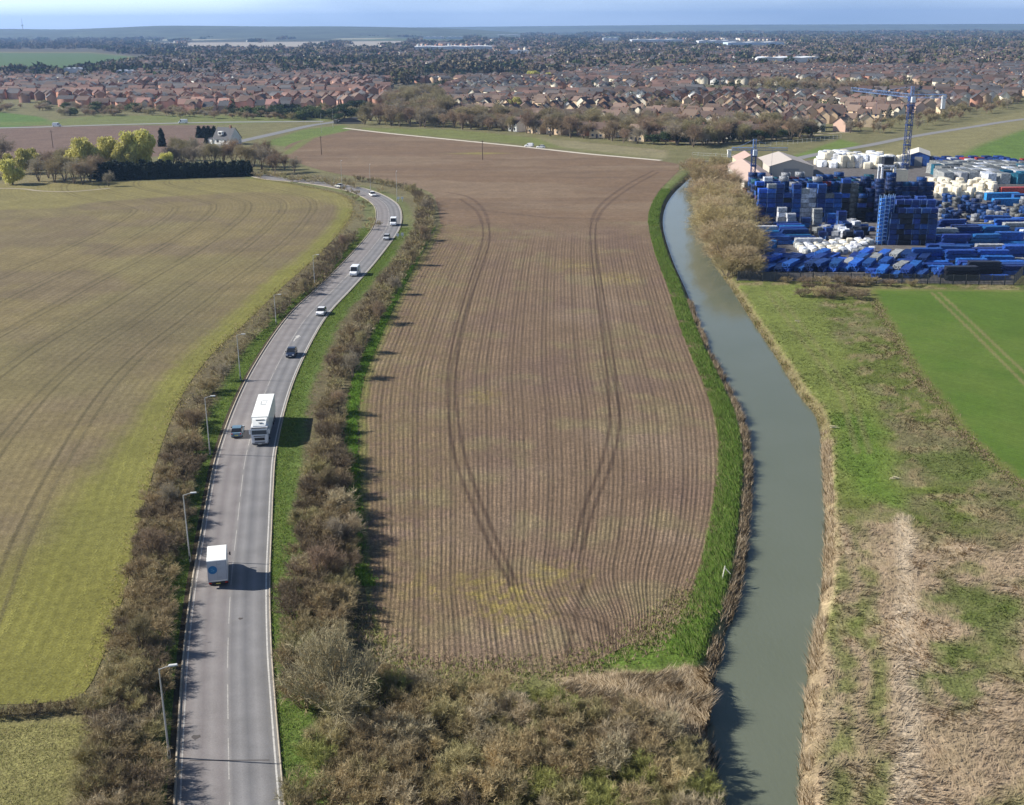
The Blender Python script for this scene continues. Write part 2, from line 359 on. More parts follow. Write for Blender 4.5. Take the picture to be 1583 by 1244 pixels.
def paint_ground(X, Y):
    n1 = fbm(X, Y, 14, 1); n2 = fbm(X, Y, 3, 2); n3 = fbm(X, Y, 120, 4)
    c = np.zeros(X.shape+(3,))+np.array(OLIVE)
    c = mix(c, (.2, .175, .085), sm(.4, .65, n2)*.6)
    dR, _ = dist_poly(X, Y, road[::3], True)
    # scrub floor and hedge bottoms
    c = mix(c, (.12, .095, .055), (1-sm(18, 22, np.abs(dR)))*(.6+.4*n2))
    c = mix(c, GREEN, (1-sm(7.2, 8.6, np.abs(dR)+(n2-.5)*2.2))*(.75+.25*n2))
    right = (dr > 0) | ((X > 60) & (Y < 420))
    md = meadow(X, Y); rmask = ((dr > 0) & (Y < D(215))).astype(float)
    c = c*(1-rmask[..., None])+md*rmask[..., None]
    # left bank: bright grass
    lb = (1-sm(4.0, 6.5, np.abs(dl)+(n2-.5)*2))*((dl < 0) & (Y > D(56)))
    c = mix(c, (.085, .15, .018), lb*.95)
    c = mix(c, (.26, .2, .13), (1-sm(.4, 1.5, np.abs(dl)+(n2-.5)*1.5))*((dl < 0)))
    c = mix(c, (.3, .23, .14), (1-sm(.8, 2.0, np.abs(dr)+(n2-.5)*1.6))*((dr > 0) & (Y < D(100)))*.9); c = mix(c, (.17, .14, .07), (1-sm(1.0, 1.9, np.abs(dr)+(n2-.5)*1.2))*((dr > 0) & (Y >= D(100)) & (Y < 700))*.95)
    c = mix(c, (.05, .045, .03), sm(.3, -.2, out)*near)
    # reed bed at the end of the field
    c = mix(c, (.36, .26, .17), polymask(X, Y, atl([(860, 1045), (1095, 1032), (1092, 1110), (1010, 1120), (930, 1090)]), 1, 1)*.95)
    c = mix(c, (.09, .15, .02), polymask(X, Y, atl([(870, 1030), (1000, 985), (1070, 930), (1110, 880), (1130, 950), (1090, 1030), (1000, 1045)]), 1, 1.2)*.9)
    c = mix(c, (.2, .185, .07), polymask(X, Y, atl([(-900, 1110), (150, 1110), (100, 1260), (100, 1600), (-900, 1600)]), 1, 1))
    # middle distance
    def P_(pts, col, s=2., k=1., d=0.): 
        nonlocal c
        mm = polymask(X, Y, atl(pts), s, d)*k; c = mix(c, col, mm)
    mid = (Y > D(215))
    c = mix(c, (.17, .155, .08), mid*.8*(n1*.6+.4))
    P_([(-300, 262), (-300, 197), (330, 193), (335, 215), (300, 235), (60, 262)], (.16, .105, .085), 2, .9)
    P_([(-300, 302), (0, 290), (200, 285), (60, 265), (-300, 265)], (.2, .17, .085), 2, .9)
    P_([(-300, 198), (0, 198), (90, 191), (60, 180), (0, 173), (-300, 168)], (.09, .16, .035), 3, .95)
    P_([(-300, 196), (350, 192), (520, 186), (500, 178), (150, 178), (60, 188), (-300, 190)], (.14, .17, .05), 2, .7)
    P_([(400, 222), (470, 200), (530, 193), (545, 200), (480, 213), (440, 226)], (.12, .165, .04), 1, .9)
    P_([(560, 197), (700, 200), (850, 215), (1020, 235), (1030, 246), (800, 222), (560, 201)], (.15, .17, .05), 2, .8)
    P_([(830, 213), (1030, 232), (1030, 246), (870, 228)], (.25, .21, .13), 2, .7)
    # right of the yard: pale meadow, green field
    P_([(1290, 250), (1440, 205), (1583, 172), (2000, 120), (2200, 240), (1583, 250), (1430, 248)], (.21, .19, .09), 3, .9)
    P_([(1470, 247), (1520, 222), (1583, 200), (1900, 150), (2100, 245), (1583, 250)], (.1, .165, .035), 4, .95)
    P_([(1220, 243), (1300, 215), (1330, 222), (1290, 246)], (.13, .19, .04), 2, .85)
    # far fields
    P_([(-600, 118), (0, 114), (110, 106), (235, 90), (140, 82), (-600, 80)], (.075, .13, .045), 15, .95)
    P_([(-600, 122), (0, 119), (110, 108), (90, 103), (-600, 112)], (.11, .22, .04), 8, .8)
    P_([(830, 150), (1000, 160), (1020, 176), (900, 170)], (.11, .13, .05), 5, .6)
    far = sm(1000, 1450, Y); c = mix(c, (.085, .075, .06), far*(.9)*(1-polymask(X, Y, atl([(-600, 122), (110, 108), (235, 90), (140, 80), (-600, 78)]), 15)))
    vf = sm(5000, 6500, Y); cell = vn(np.floor(X/900+.3*np.sin(Y/1500)), np.floor(Y/1500), 1, 9)
    c = mix(c, (.08, .1, .05), vf); c = mix(c, (.32, .3, .2), vf*(cell > .72)); c = mix(c, (.1, .16, .05), vf*((cell > .45) & (cell < .6)))
    c = mix(c, (.03, .04, .025), vf*sm(.5, .58, fbm(X, Y*.35, 900, 12)))
    P_([(230, 66), (640, 63), (700, 68), (640, 73), (620, 76), (290, 75)], (.38, .34, .28), 60, .9)
    return c
gcol = paint_ground(GX, GY)
k = len(Yv); idx = np.arange(k*len(tv)).reshape(k, -1)
Fq = np.stack([idx[:-1, :-1], idx[:-1, 1:], idx[1:, 1:], idx[1:, :-1]], -1).reshape(-1, 4)
ground_mat = gmat('rough_grassland', ((.1, .15), (.7, .25), (3.2, .35)), .35)
struct('ground', mesh('ground', np.c_[GX.ravel(), GY.ravel(), GZ.ravel()], Fq, gcol.reshape(-1, 3), None, True), ground_mat)
back = MB(); back.quad((-4000, -3000, -.05), (4000, -3000, -.05), (4000, 20.2, -.05), (-4000, 20.2, -.05)); 
struct('grassland', back.me('grassland'), mat('plain_grass', OLIVE, .9, noise=.3, ns=.5))

# river
wm = bpy.data.materials.new('river_water'); wm.use_nodes = True; n = wm.node_tree.nodes; l = wm.node_tree.links; b = n['Principled BSDF']
b.inputs['Base Color'].default_value = (.13, .14, .09, 1); b.inputs['Roughness'].default_value = .07; b.inputs['IOR'].default_value = 1.33
g = n.new('ShaderNodeNewGeometry'); mp = n.new('ShaderNodeMapping'); mp.inputs['Scale'].default_value = (1.3, .55, 1); t = n.new('ShaderNodeTexNoise'); t.inputs['Scale'].default_value = 1.6; t.inputs['Detail'].default_value = 4
l.new(g.outputs['Position'], mp.inputs[0]); l.new(mp.outputs[0], t.inputs['Vector']); bp = n.new('ShaderNodeBump'); bp.inputs['Distance'].default_value = .035; bp.inputs['Strength'].default_value = .6
l.new(t.outputs['Fac'], bp.inputs['Height']); l.new(bp.outputs[0], b.inputs['Normal'])
t2 = n.new('ShaderNodeTexNoise'); t2.inputs['Scale'].default_value = .06; t2.inputs['Detail'].default_value = 4; l.new(g.outputs['Position'], t2.inputs['Vector'])
mxc = n.new('ShaderNodeMix'); mxc.data_type = 'RGBA'; mxc.inputs[6].default_value = (.115, .13, .088, 1); mxc.inputs[7].default_value = (.145, .16, .12, 1)
l.new(t2.outputs['Fac'], mxc.inputs[0]); l.new(mxc.outputs[2], b.inputs['Base Color'])
A = atl(RIVL, WZ); B = atl(RIVR, WZ); g4 = crom(np.c_[A, B], 6); d = g4[:, 2:]-g4[:, :2]; d /= np.hypot(*d.T)[:, None]
La = g4[:, :2]-d*1.6; Rb = g4[:, 2:]+d*1.6; q = len(La); i = np.arange(q-1)
struct('river', mesh('river', np.vstack([np.c_[La, np.full(q, WZ)], np.c_[Rb, np.full(q, WZ)]]), np.stack([i, i+q, i+q+1, i+1], -1)), wm)

# ---------------------------------------------------------------- fields
SOIL = (.168, .116, .074)
PR = [(650, 1040, 850, 1040), (608, 1022, 915, 1022), (590, 1000, 965, 1000), (578, 965, 1030, 965), (566, 920, 1075, 915), (561, 860, 1100, 850), (558, 800, 1112, 795), (556, 740, 1117, 735), (556, 680, 1115, 680),
      (557, 630, 1107, 625), (567, 575, 1090, 575), (590, 520, 1068, 520), (613, 470, 1050, 470), (638, 420, 1032, 420), (662, 380, 1018, 380), (680, 345, 1011, 340)]
TRACKS = [[(800, 905), (775, 850), (745, 780), (720, 710), (707, 640), (705, 580), (712, 520), (728, 460), (750, 400), (757, 360), (748, 325), (725, 305), (690, 297)],
          [(790, 905), (760, 850), (730, 780), (704, 710), (693, 640), (693, 580), (702, 520), (718, 460), (738, 400), (747, 360), (738, 328), (712, 308)],
          [(885, 850), (905, 780), (928, 720), (942, 660), (940, 600), (932, 520), (922, 450), (914, 390), (914, 345), (930, 315), (970, 285), (1010, 264)],
          [(900, 850), (920, 780), (944, 720), (957, 660), (954, 600), (944, 520), (932, 450), (922, 390), (922, 345), (938, 318), (975, 290), (1018, 266)]]
tg = [crom(atl(t_), 5) for t_ in TRACKS]
def paint_soil(X, Y, U):
    n1 = fbm(X, Y, 12, 21); n2 = fbm(X, Y, 1.6, 22); c = np.zeros(X.shape+(3,))+np.array(SOIL)
    c = mix(c, (.15, .1, .073), sm(.45, .75, n1)*.7); c = mix(c, (.225, .165, .115), sm(.5, .8, fbm(X, Y, 25, 24))*.6)
    c = mix(c, (.2, .17, .085), sm(.52, .75, fbm(X, Y, 7, 29))*.45)
    # green-yellow weeds towards the near end and left edge
    for pc, r0, k_ in (((800, 930), 6, .5), ((870, 890), 4, .42), ((760, 915), 4.5, .32), ((640, 905), 2.6, .3), ((700, 905), 3, .25), ((1090, 440), 0, 0), ((890, 410), 10, .25), ((955, 430), 8, .35), ((745, 610), 4, .3)):
        if r0:
            q_ = at(*pc); c = mix(c, (.27, .22, .05), (1-sm(r0*.2, r0*1.1, np.hypot(X-q_[0], (Y-q_[1])*.8)+(n2-.5)*6))*k_*sm(.3, .6, fbm(X, Y, .7, 77)))
    c = mix(c, (.15, .16, .04), (1-sm(.3, 1.8, U*60+(n2-.5)*2))*.7)
    c = mix(c, (.19, .155, .06), (1-sm(6, 26, U*60))*.28*sm(.3, .6, fbm(X, Y, 1.4, 35)))
    c = mix(c, (.24, .17, .11), sm(.985, .998, U))
    dm = [dist_poly(X, Y, t_) for t_ in tg]
    for dd in dm: c = mix(c, (.07, .045, .03), (1-sm(.12, .4, dd+(n2-.5)*.4))*.75)
    for ln in ([(905, 895), (890, 950), (905, 985), (935, 1002)], [(862, 948), (915, 958), (965, 988)], [(884, 975), (880, 1015)], [(930, 950), (948, 1000)]): c = mix(c, (.075, .05, .033), (1-sm(.12, .5, dist_poly(X, Y, crom(atl(ln), 4))+(n2-.5)*.5))*.6)
    return c
soil_mat = gmat('ploughed_soil', ((.15, .12), (1.1, .22), (3., .28), (7.5, .5)), .2, (78, .65, .42))
_gl = crom(np.array([[*at(a, b_), *at(c_, d_)] for a, b_, c_, d_ in PR]), 26); _i0 = 5*26; _yl, _xl, _xr = _gl[_i0:, 1], _gl[_i0:, 0], _gl[_i0:, 2]
def soil_lane(X, Y):
    gl = _gl; U = np.broadcast_to(np.linspace(0, 1, X.shape[1]), X.shape); y0 = _yl[0]
    us = (X-_xl[0]-(Y-y0)*-.07)/(_xr[0]-_xl[0]); w_ = np.where(Y < y0, 1-sm(.55, .95, np.clip(us, 0, 1)), 0)*sm(0, 16, y0-Y)
    return U*(1-w_)+us*w_
sheet('ploughed_field', PR, 26, 300, .04, paint_soil, soil_mat, lane=soil_lane, fade=lambda X, Y: 1-.93*sm(D(195), D(243), Y+(fbm(X, Y, 22, 66)-.5)*40))
UR = [(681, 347, 1011, 342), (675, 315, 1012, 317), (660, 295, 1018, 296), (600, 280, 1038, 275), (520, 268, 1050, 260), (462, 252, 1030, 250), (441, 238, 900, 237.5), (446, 224, 750, 221.5), (480, 213, 650, 211.5), (532, 202, 545, 201)]
def paint_soil2(X, Y, U):
    n2 = fbm(X, Y, 2, 22); c = np.zeros(X.shape+(3,))+np.array((.175, .118, .074))
    c = mix(c, (.15, .105, .07), sm(.45, .7, fbm(X, Y*4, 40, 31))*.7*sm(D(246), D(270), Y)); c = mix(c, (.22, .16, .105), sm(.5, .7, fbm(X, Y*3, 60, 33))*.6*sm(D(246), D(270), Y))
    q_ = at(740, 237); c = mix(c, (.27, .24, .06), (1-sm(5, 26, np.abs(X-q_[0])+3*np.abs(Y-q_[1])))*.6)
    for dd in [dist_poly(X, Y, t_) for t_ in tg]: c = mix(c, (.085, .055, .04), (1-sm(.35, .9, dd))*.55)
    for ln in ([(745, 325), (850, 337), (930, 338)],): c = mix(c, (.1, .07, .05), (1-sm(.5, 2., dist_poly(X, Y, atl(ln))))*.5)
    c = mix(c, (.14, .17, .045), (1-sm(1, 4, dist_poly(X, Y, atl([(441, 238), (480, 213), (532, 202)]))))*.8)
    return c
sheet('ploughed_headland', UR, 24, 240, .05, paint_soil2, gmat('headland_soil', ((.15, .12), (.7, .15), (5, .25)), .15, (1/4.2, .7, .16)), lane=lambda X, Y: Y+X*.08)

LEDGE = [(115, 1085), (140, 1060), (165, 1000), (182, 950), (197, 900), (208, 850), (218, 800), (240, 720), (262, 655), (290, 597), (330, 545), (378, 500), (435, 445), (490, 396), (520, 365), (540, 338), (545, 318), (532, 303), (500, 294), (450, 284), (395, 276)]
ledge = crom(atl(LEDGE), 6)
FRw = [(-1100, 1110, 60, 1088), (-1100, 1070, 128, 1072), (-1100, 1000, 165, 1000), (-1050, 950, 182, 950), (-1050, 900, 197, 900), (-1000, 850, 208, 850), (-1000, 800, 218, 800), (-950, 720, 240, 720), (-950, 655, 262, 655), (-900, 597, 290, 597), (-900, 545, 330, 545),
       (-850, 500, 378, 500), (-850, 445, 435, 445), (-800, 396, 490, 396), (-800, 365, 520, 365), (-800, 338, 540, 338), (-800, 320, 545, 318), (-800, 313, 532, 303), (-800, 309, 490, 292), (-800, 306, 430, 281), (-800, 304, 393, 276)]
def paint_left(X, Y, U):
    n1 = fbm(X, Y, 18, 41); n2 = fbm(X, Y, 1.8, 42); n3 = fbm(X, Y, 45, 43)
    dE, lo = dist_poly(X, Y, ledge, True); dE = np.abs(dE)
    c = np.zeros(X.shape+(3,))+np.array((.18, .143, .068))
    c = mix(c, (.15, .115, .07), sm(.42, .65, n1)*.7); c = mix(c, (.17, .148, .066), sm(.5, .75, n3)*.6)
    # greener headland strip along the hedge and the far edge
    wdt = 6+10*sm(D(120), D(60), Y)+4*(n1-.5); c = mix(c, (.172, .172, .036), (1-sm(wdt*.5, wdt*1.2, dE+(n2-.5)*3+(n1-.5)*5))*.8)
    c = mix(c, (.165, .155, .035), (1-sm(8, 26, np.hypot(X-at(110, 960)[0], Y-at(110, 960)[1])))*.6)
    far_e = crom(atl([(-800, 330), (0, 325), (150, 313), (300, 302), (420, 298), (520, 318)]), 4); dF, _ = dist_poly(X, Y, far_e, True)
    c = mix(c, (.2, .175, .065), sm(-2, 4, -dF)*.8)
    q_ = at(210, 505); c = mix(c, (.105, .085, .05), (1-sm(4, 30, np.hypot((X-q_[0])*1.2, (Y-q_[1])*.55)+(n1-.5)*26))*.55)
    # tramlines in pairs, parallel to the hedge
    for off in (12.6, 14.6, 23, 25, 35, 37, 47, 49, 60, 62, 74, 76):
        dd = np.abs(dE-off+(fbm(X, Y, 30, 46)-.5)*1.2); c = mix(c, (.085, .07, .035), (1-sm(.15, .42, dd))*.65*(.6+.6*n1))
    return c
sheet('stubble_field', FRw, 18, 620, .04, paint_left, gmat('stubble', ((.08, .12), (.8, .18), (4, .3)), .14, (1/1.35, .35, .15)), lane=lambda X, Y: np.abs(dist_poly(X, Y, ledge)))

CR = [(1640, 800, 1900, 800), (1560, 737, 1900, 737), (1500, 682, 1900, 682), (1455, 625, 1900, 625), (1412, 570, 1900, 570), (1378, 512, 1900, 512), (1350, 462, 1900, 465), (1343, 446, 1900, 452)]
def paint_crop(X, Y, U):
    n2 = fbm(X, Y, 2, 52); c = np.zeros(X.shape+(3,))+np.array((.08, .135, .02)); c = mix(c, (.105, .15, .028), sm(.4, .7, fbm(X, Y, 12, 51))*.6)
    c = mix(c, (.15, .15, .045), (1-sm(.5, 2.4, dist_poly(X, Y, atl([(r_[0], r_[1]) for r_ in CR]))+(n2-.5)*1.5))*.8)
    c = mix(c, (.16, .16, .05), (1-sm(1, 3, dist_poly(X, Y, atl([(1340, 446), (1900, 452)]))))*.6)
    for ln in ([(1440, 452), (1500, 510), (1545, 555), (1590, 600), (1660, 670)], [(1452, 452), (1512, 508), (1558, 552), (1605, 596), (1680, 662)]):
        c = mix(c, (.2, .17, .075), (1-sm(.15, .55, dist_poly(X, Y, atl(ln))+(n2-.5)*.3))*.75)
    return c
sheet('crop_field', CR, 22, 160, .04, paint_crop, gmat('young_crop', ((.1, .08), (1., .12), (6, .2)), .1, (1/.9, .4, .1)), lane=lambda X, Y: X*.8+Y*.6)

# ---------------------------------------------------------------- road
tm = bpy.data.materials.new('road_surface'); tm.use_nodes = True; n = tm.node_tree.nodes; l = tm.node_tree.links; b = n['Principled BSDF']; b.inputs['Roughness'].default_value = .85; b.inputs['Specular IOR Level'].default_value = .25
la = n.new('ShaderNodeAttribute'); la.attribute_name = 'Lane'; sx = n.new('ShaderNodeSeparateXYZ'); l.new(la.outputs['Vector'], sx.inputs[0])
cr = n.new('ShaderNodeValToRGB'); mr = n.new('ShaderNodeMapRange'); mr.inputs[1].default_value = -4.3; mr.inputs[2].default_value = 4.3; l.new(sx.outputs[0], mr.inputs[0]); l.new(mr.outputs[0], cr.inputs[0])
lane_cols = [(0, (.27, .235, .2)), (.06, (.22, .195, .185)), (.16, (.255, .235, .225)), (.24, (.205, .185, .18)), (.33, (.265, .245, .235)), (.44, (.215, .195, .19)), (.5, (.26, .245, .235)), (.54, (.19, .183, .183)), (.62, (.25, .242, .24)), (.7, (.17, .167, .17)), (.8, (.25, .242, .24)), (.9, (.175, .17, .17)), (1, (.22, .21, .195))]
while len(cr.color_ramp.elements) < len(lane_cols): cr.color_ramp.elements.new(.5)
for e, (p_, c_) in zip(cr.color_ramp.elements, lane_cols): e.position = p_; e.color = (*c_, 1)
g = n.new('ShaderNodeNewGeometry'); t = n.new('ShaderNodeTexNoise'); t.inputs['Scale'].default_value = .35; t.inputs['Detail'].default_value = 6; l.new(g.outputs['Position'], t.inputs['Vector'])
t2 = n.new('ShaderNodeTexNoise'); t2.inputs['Scale'].default_value = 9; t2.inputs['Detail'].default_value = 3; l.new(g.outputs['Position'], t2.inputs['Vector'])
ad = n.new('ShaderNodeMath'); ad.operation = 'ADD'; l.new(t.outputs['Fac'], ad.inputs[0]); l.new(t2.outputs['Fac'], ad.inputs[1])
m2 = n.new('ShaderNodeMapRange'); m2.inputs[1].default_value = .7; m2.inputs[2].default_value = 1.3; m2.inputs[3].default_value = .76; m2.inputs[4].default_value = 1.06; l.new(ad.outputs[0], m2.inputs[0])
hs = n.new('ShaderNodeHueSaturation'); l.new(cr.outputs[0], hs.inputs['Color']); l.new(m2.outputs[0], hs.inputs['Value']); l.new(hs.outputs[0], b.inputs['Base Color'])
kk = len(road); offs = np.linspace(-RW, RW, 9)
V = np.concatenate([np.c_[road+rn*o_, np.full(kk, .08)] for o_ in offs]); L_ = np.concatenate([np.c_[np.full(kk, o_), np.arange(kk)] for o_ in offs])
Fq = np.concatenate([np.stack([np.arange(kk-1)+j*kk, np.arange(kk-1)+(j+1)*kk, np.arange(kk-1)+(j+1)*kk+1, np.arange(kk-1)+j*kk+1], -1) for j in range(8)])
struct('road', mesh('road', V, Fq, None, L_), tm)
white = mat('road_paint', (.5, .48, .44), .7, noise=.25, ns=4); whitef = mat('worn_road_paint', (.38, .36, .33), .8, noise=.3, ns=5)
kerbm = mat('kerb_concrete', (.36, .31, .24), .9, noise=.25, ns=2); earth = mat('shaded_ditch_earth', (.06, .045, .025), 1, noise=.4, ns=1.5)
ribbon('edge_marking', RW-.42, RW-.26, .086, white); ribbon('edge_marking', -RW+.28, -RW+.42, .086, whitef)
ribbon('centre_marking', -.05, .05, .086, whitef, dash=(6, 3), i1=80); ribbon('centre_marking', -.05, .05, .086, whitef, i0=80, dash=(8, 2))
def kerb(name, o0, o1, z, m, i1=None):
    p = road[:i1]; nn = rn[:i1]; k_ = len(p); cols = [np.c_[p+nn*o_, np.full(k_, z_)] for o_, z_ in ((o0, .0), (o0, z), (o1, z), (o1, .0))]
    F_ = np.concatenate([np.stack([np.arange(k_-1)+j*k_, np.arange(k_-1)+(j+1)*k_, np.arange(k_-1)+(j+1)*k_+1, np.arange(k_-1)+j*k_+1], -1) for j in range(3)])
    struct(name, mesh(name, np.vstack(cols), F_), m)
kerb('kerb', RW, RW+.16, .18, kerbm); kerb('kerb', -RW-.2, -RW, .18, kerbm)
ribbon('shaded_ditch_edge', -RW-.75, -RW-.2, .03, earth, i1=260)  # dark strip beside the road: shade on the earth put into its colour
jm = mat('tar_joint', (.09, .08, .075), .9)
def patch(name, pts, z, m): struct(name, mesh(name, [(x, y, z) for x, y in pts], [tuple(range(len(pts)))]), m)
ya = at(355, 1177)[1]; patch('tar_joint', [(at(291, 1177)[0]+.1, ya), (at(418, 1177)[0]-.1, ya), (at(418, 1177)[0]-.1, ya+.12), (at(291, 1177)[0]+.1, ya+.12)], .09, jm)
for px_, py_, s_ in ((372, 957, .22), (350, 1033, .0), (303, 1140, .35)):
    if s_:
        x_, y_ = at(px_, py_); patch('tar_patch', [(x_+s_*math.cos(a_)*1.2, y_+s_*math.sin(a_)*(1+.3*math.sin(3*a_))) for a_ in np.linspace(0, 6.28, 9)[:-1]], .09, jm)
# direction arrow between the lanes
x_, y_ = at(457, 523); i_ = int(np.argmin(np.hypot(road[:, 0]-x_, road[:, 1]-y_))); tx_, ty_ = rt[i_]; nx_, ny_ = rn[i_]
arrow = [(-.1, -2.6), (.12, -2.6), (.14, -.6), (.55, .4), (.5, 1.2), (.9, 1.1), (.3, 2.4), (-.45, 1.3), (-.1, 1.25), (-.05, .5), (-.14, -.4)]
patch('arrow_marking', [(x_+nx_*u+tx_*v, y_+ny_*u+ty_*v) for u, v in arrow], .094, white)

def pathway(name, pts, wd, z, m, n_=8):
    p = resample(crom(atl(pts), n_), 3.0); t_ = tangent(p); nn = np.c_[t_[:, 1], -t_[:, 0]]
    ribbon(name, -wd/2, wd/2, z, m, base=p, norm=nn); return p
pale = mat('pale_track', (.55, .49, .4), .95, noise=.15, ns=.3); grey = mat('grey_asphalt', (.2, .2, .2), .9, noise=.1, ns=.2); brownp = mat('earth_track', (.33, .28, .2), .95, noise=.2, ns=.3)
pathway('gravel_track', [(532, 198), (600, 206), (700, 216), (800, 226), (900, 237), (960, 242.5), (1022, 248)], 3.4, .1, pale)
pathway('farm_track', [(-300, 292), (0, 291), (60, 295), (110, 296), (170, 291)], 1.6, .06, brownp)
pathway('link_road', [(325, 229), (355, 222), (400, 212), (440, 203), (480, 194), (520, 188), (556, 181), (580, 175)], 7.5, .08, grey)
pathway('bypass_road', [(-500, 197), (-100, 198), (30, 197), (130, 194), (220, 191.5), (330, 189), (430, 188), (500, 187.5)], 8, .07, mat('bypass_asphalt', (.25, .25, .235), .9, noise=.1, ns=.2))
pathway('riverside_road', [(1150, 262), (1210, 250), (1275, 236), (1340, 225), (1395, 214), (1440, 206), (1510, 195), (1583, 184), (1750, 165)], 6, .07, mat('old_asphalt', (.22, .215, .21), .9, noise=.1, ns=.2))
pathway('bank_path', [(1060, 221), (1150, 219), (1250, 209), (1340, 202)], 3, .07, brownp)

# ---------------------------------------------------------------- vegetation
def norm3(v): return v/np.maximum(np.linalg.norm(v, axis=1), 1e-6)[:, None]
def grow(seed, base, levels):
    """branches as (P0, D, L, W) per level; base=(n, length, width, spread, rootradius); levels=[(children, length, width, spread, up, tmin)]"""
    g = np.random.default_rng(seed); n, L, W, sp, rr0 = base
    a = g.uniform(0, 2*np.pi, n); t = sp*np.sqrt(g.uniform(0, 1, n))
    D = norm3(np.c_[np.cos(a)*t, np.sin(a)*t, np.ones(n)]); P0 = np.c_[np.cos(a)*rr0*g.uniform(.1, 1, n), np.sin(a)*rr0*g.uniform(.1, 1, n), np.zeros(n)]
    LL = L*g.uniform(.75, 1.15, n); out_ = [(P0, D, LL, np.full(n, W))]
    for ch, l_, w_, s_, up, tm_ in levels:
        P0, D, LL, _ = out_[-1]; m = len(P0)*ch; ii = np.repeat(np.arange(len(P0)), ch); tt = g.uniform(tm_, 1, m)
        p = P0[ii]+D[ii]*(LL[ii]*tt)[:, None]; d = norm3(D[ii]+g.normal(0, s_, (m, 3))+np.array([0, 0, up]))
        out_.append((p, d, l_*g.uniform(.6, 1.25, m)*(1.1-.4*tt), np.full(m, w_)))
    return out_
def sticks(lv, sides, seed=0, taper=.5):
    "prisms (sides>=3) or single triangles (sides=1) along branches"
    g = np.random.default_rng(seed); P0, D, L, W = lv; n = len(P0); r_ = norm3(np.cross(D, g.normal(0, 1, (n, 3)))); q = np.cross(D, r_); P1 = P0+D*L[:, None]
    if sides == 1:
        V = np.stack([P0-r_*W[:, None]/2, P0+r_*W[:, None]/2, P1], 1).reshape(-1, 3); return V, np.arange(3*n).reshape(n, 3)
    rings = []
    for P_, k_ in ((P0, 1), (P1, taper)):
        for j in range(sides):
            a = 2*np.pi*j/sides; rings.append(P_+(r_*math.cos(a)+q*math.sin(a))*(W*k_/2)[:, None])
    V = np.stack(rings, 1).reshape(-1, 3); F_ = []
    b0 = np.arange(n)*2*sides
    for j in range(sides):
        j2 = (j+1) % sides; F_.append(np.stack([b0+j, b0+j2, b0+sides+j2], 1)); F_.append(np.stack([b0+j, b0+sides+j2, b0+sides+j], 1))
    return V, np.concatenate(F_)
def join(parts):
    V = []; F_ = []; k_ = 0
    for v, f in parts: V.append(v); F_.append(f+k_); k_ += len(v)
    return np.vstack(V), np.vstack(F_)
def leaves(seed, centres, radii, n, size, droop=0.0, squash=1.0):
    g = np.random.default_rng(seed); c = np.array(centres); r_ = np.array(radii); i = g.choice(len(c), n, p=r_**2/np.sum(r_**2))
    d = norm3(g.normal(0, 1, (n, 3))); rad = r_[i]*g.uniform(.45, 1.05, n); p = c[i]+d*rad[:, None]*np.array([1, 1, squash])
    a = norm3(g.normal(0, 1, (n, 3))+np.array([0, 0, -droop*2])); b_ = norm3(np.cross(a, g.normal(0, 1, (n, 3)))); s_ = size*g.uniform(.6, 1.4, n)[:, None]
    V = np.stack([p-b_*s_*.5, p+b_*s_*.5, p+a*s_*(1+droop*2)], 1).reshape(-1, 3); return V, np.arange(3*n).reshape(n, 3)
tw = dict(rough=.9, spec=.1, rand=.18, hue=.008, noise=.22, ns=.55, trans=.07)
PAL = {'brown': mat('twigs_brown', (.33, .265, .15), **tw), 'purple': mat('twigs_purple_brown', (.215, .168, .11), **tw), 'olive': mat('twigs_olive', (.37, .325, .165), **tw),
       'tan': mat('twigs_tan', (.45, .36, .2), **tw), 'green': mat('twigs_green', (.29, .3, .1), **tw), 'grey': mat('twigs_grey', (.44, .37, .24), **tw)}
stemm = mat('bark', (.14, .11, .08), .9, rand=.2)
def shrub_mesh(name, seed, r, h, tri=1.0, w=.035):
    g = np.random.default_rng(seed); n = int(9*tri)+3
    lv = grow(seed, (n, h*.62, w*2.0, .85*r/h*1.3, r*.35), [(6, h*.38, w*1.2, .42, .18, .35), (7, h*.26, w*.85, .5, .12, .3), (6, h*.19, w*.62, .55, .12, .2)])
    V, F_ = join([sticks(lv[0], 3, 1), sticks(lv[1], 1, 2), sticks(lv[2], 1, 3), sticks(lv[3], 1, 4)])
    return mesh(name, V, F_)
def leafy(name, seed, r, h, n, size):
    g = np.random.default_rng(seed); c = np.c_[g.normal(0, r*.33, 7), g.normal(0, r*.33, 7), g.uniform(.3, .8, 7)*h]
    V, F_ = leaves(seed, c, g.uniform(.35, .6, 7)*r, n, size); return mesh(name, V, F_)
SHR = {}
for pk in ('brown', 'purple', 'olive', 'tan', 'green', 'grey'):
    SHR[pk] = []
    for j in range(3):
        me = shrub_mesh('shrub', 100+j+len(pk)*7, 1.7, 2.8, 1.3 if pk != 'tan' else 1.0, .045); me.materials.append(PAL[pk]); SHR[pk].append(me)
SHRUBS = []
CN = {'brown': 'brown', 'purple': 'dark purple brown', 'olive': 'olive brown', 'tan': 'pale tan', 'green': 'greenish', 'grey': 'grey brown'}
def shrub(pk, x, y, sc, label, group, z=0.0, hz=None):
    SHRUBS.append(((9 if 'bramble' in label and x > 0 else 1)*math.sqrt(sc*(hz or sc))/math.hypot(x, y, H), pk, x, y, sc, label, group, z, hz or sc, random.randrange(3), random.uniform(0, 6.28)))
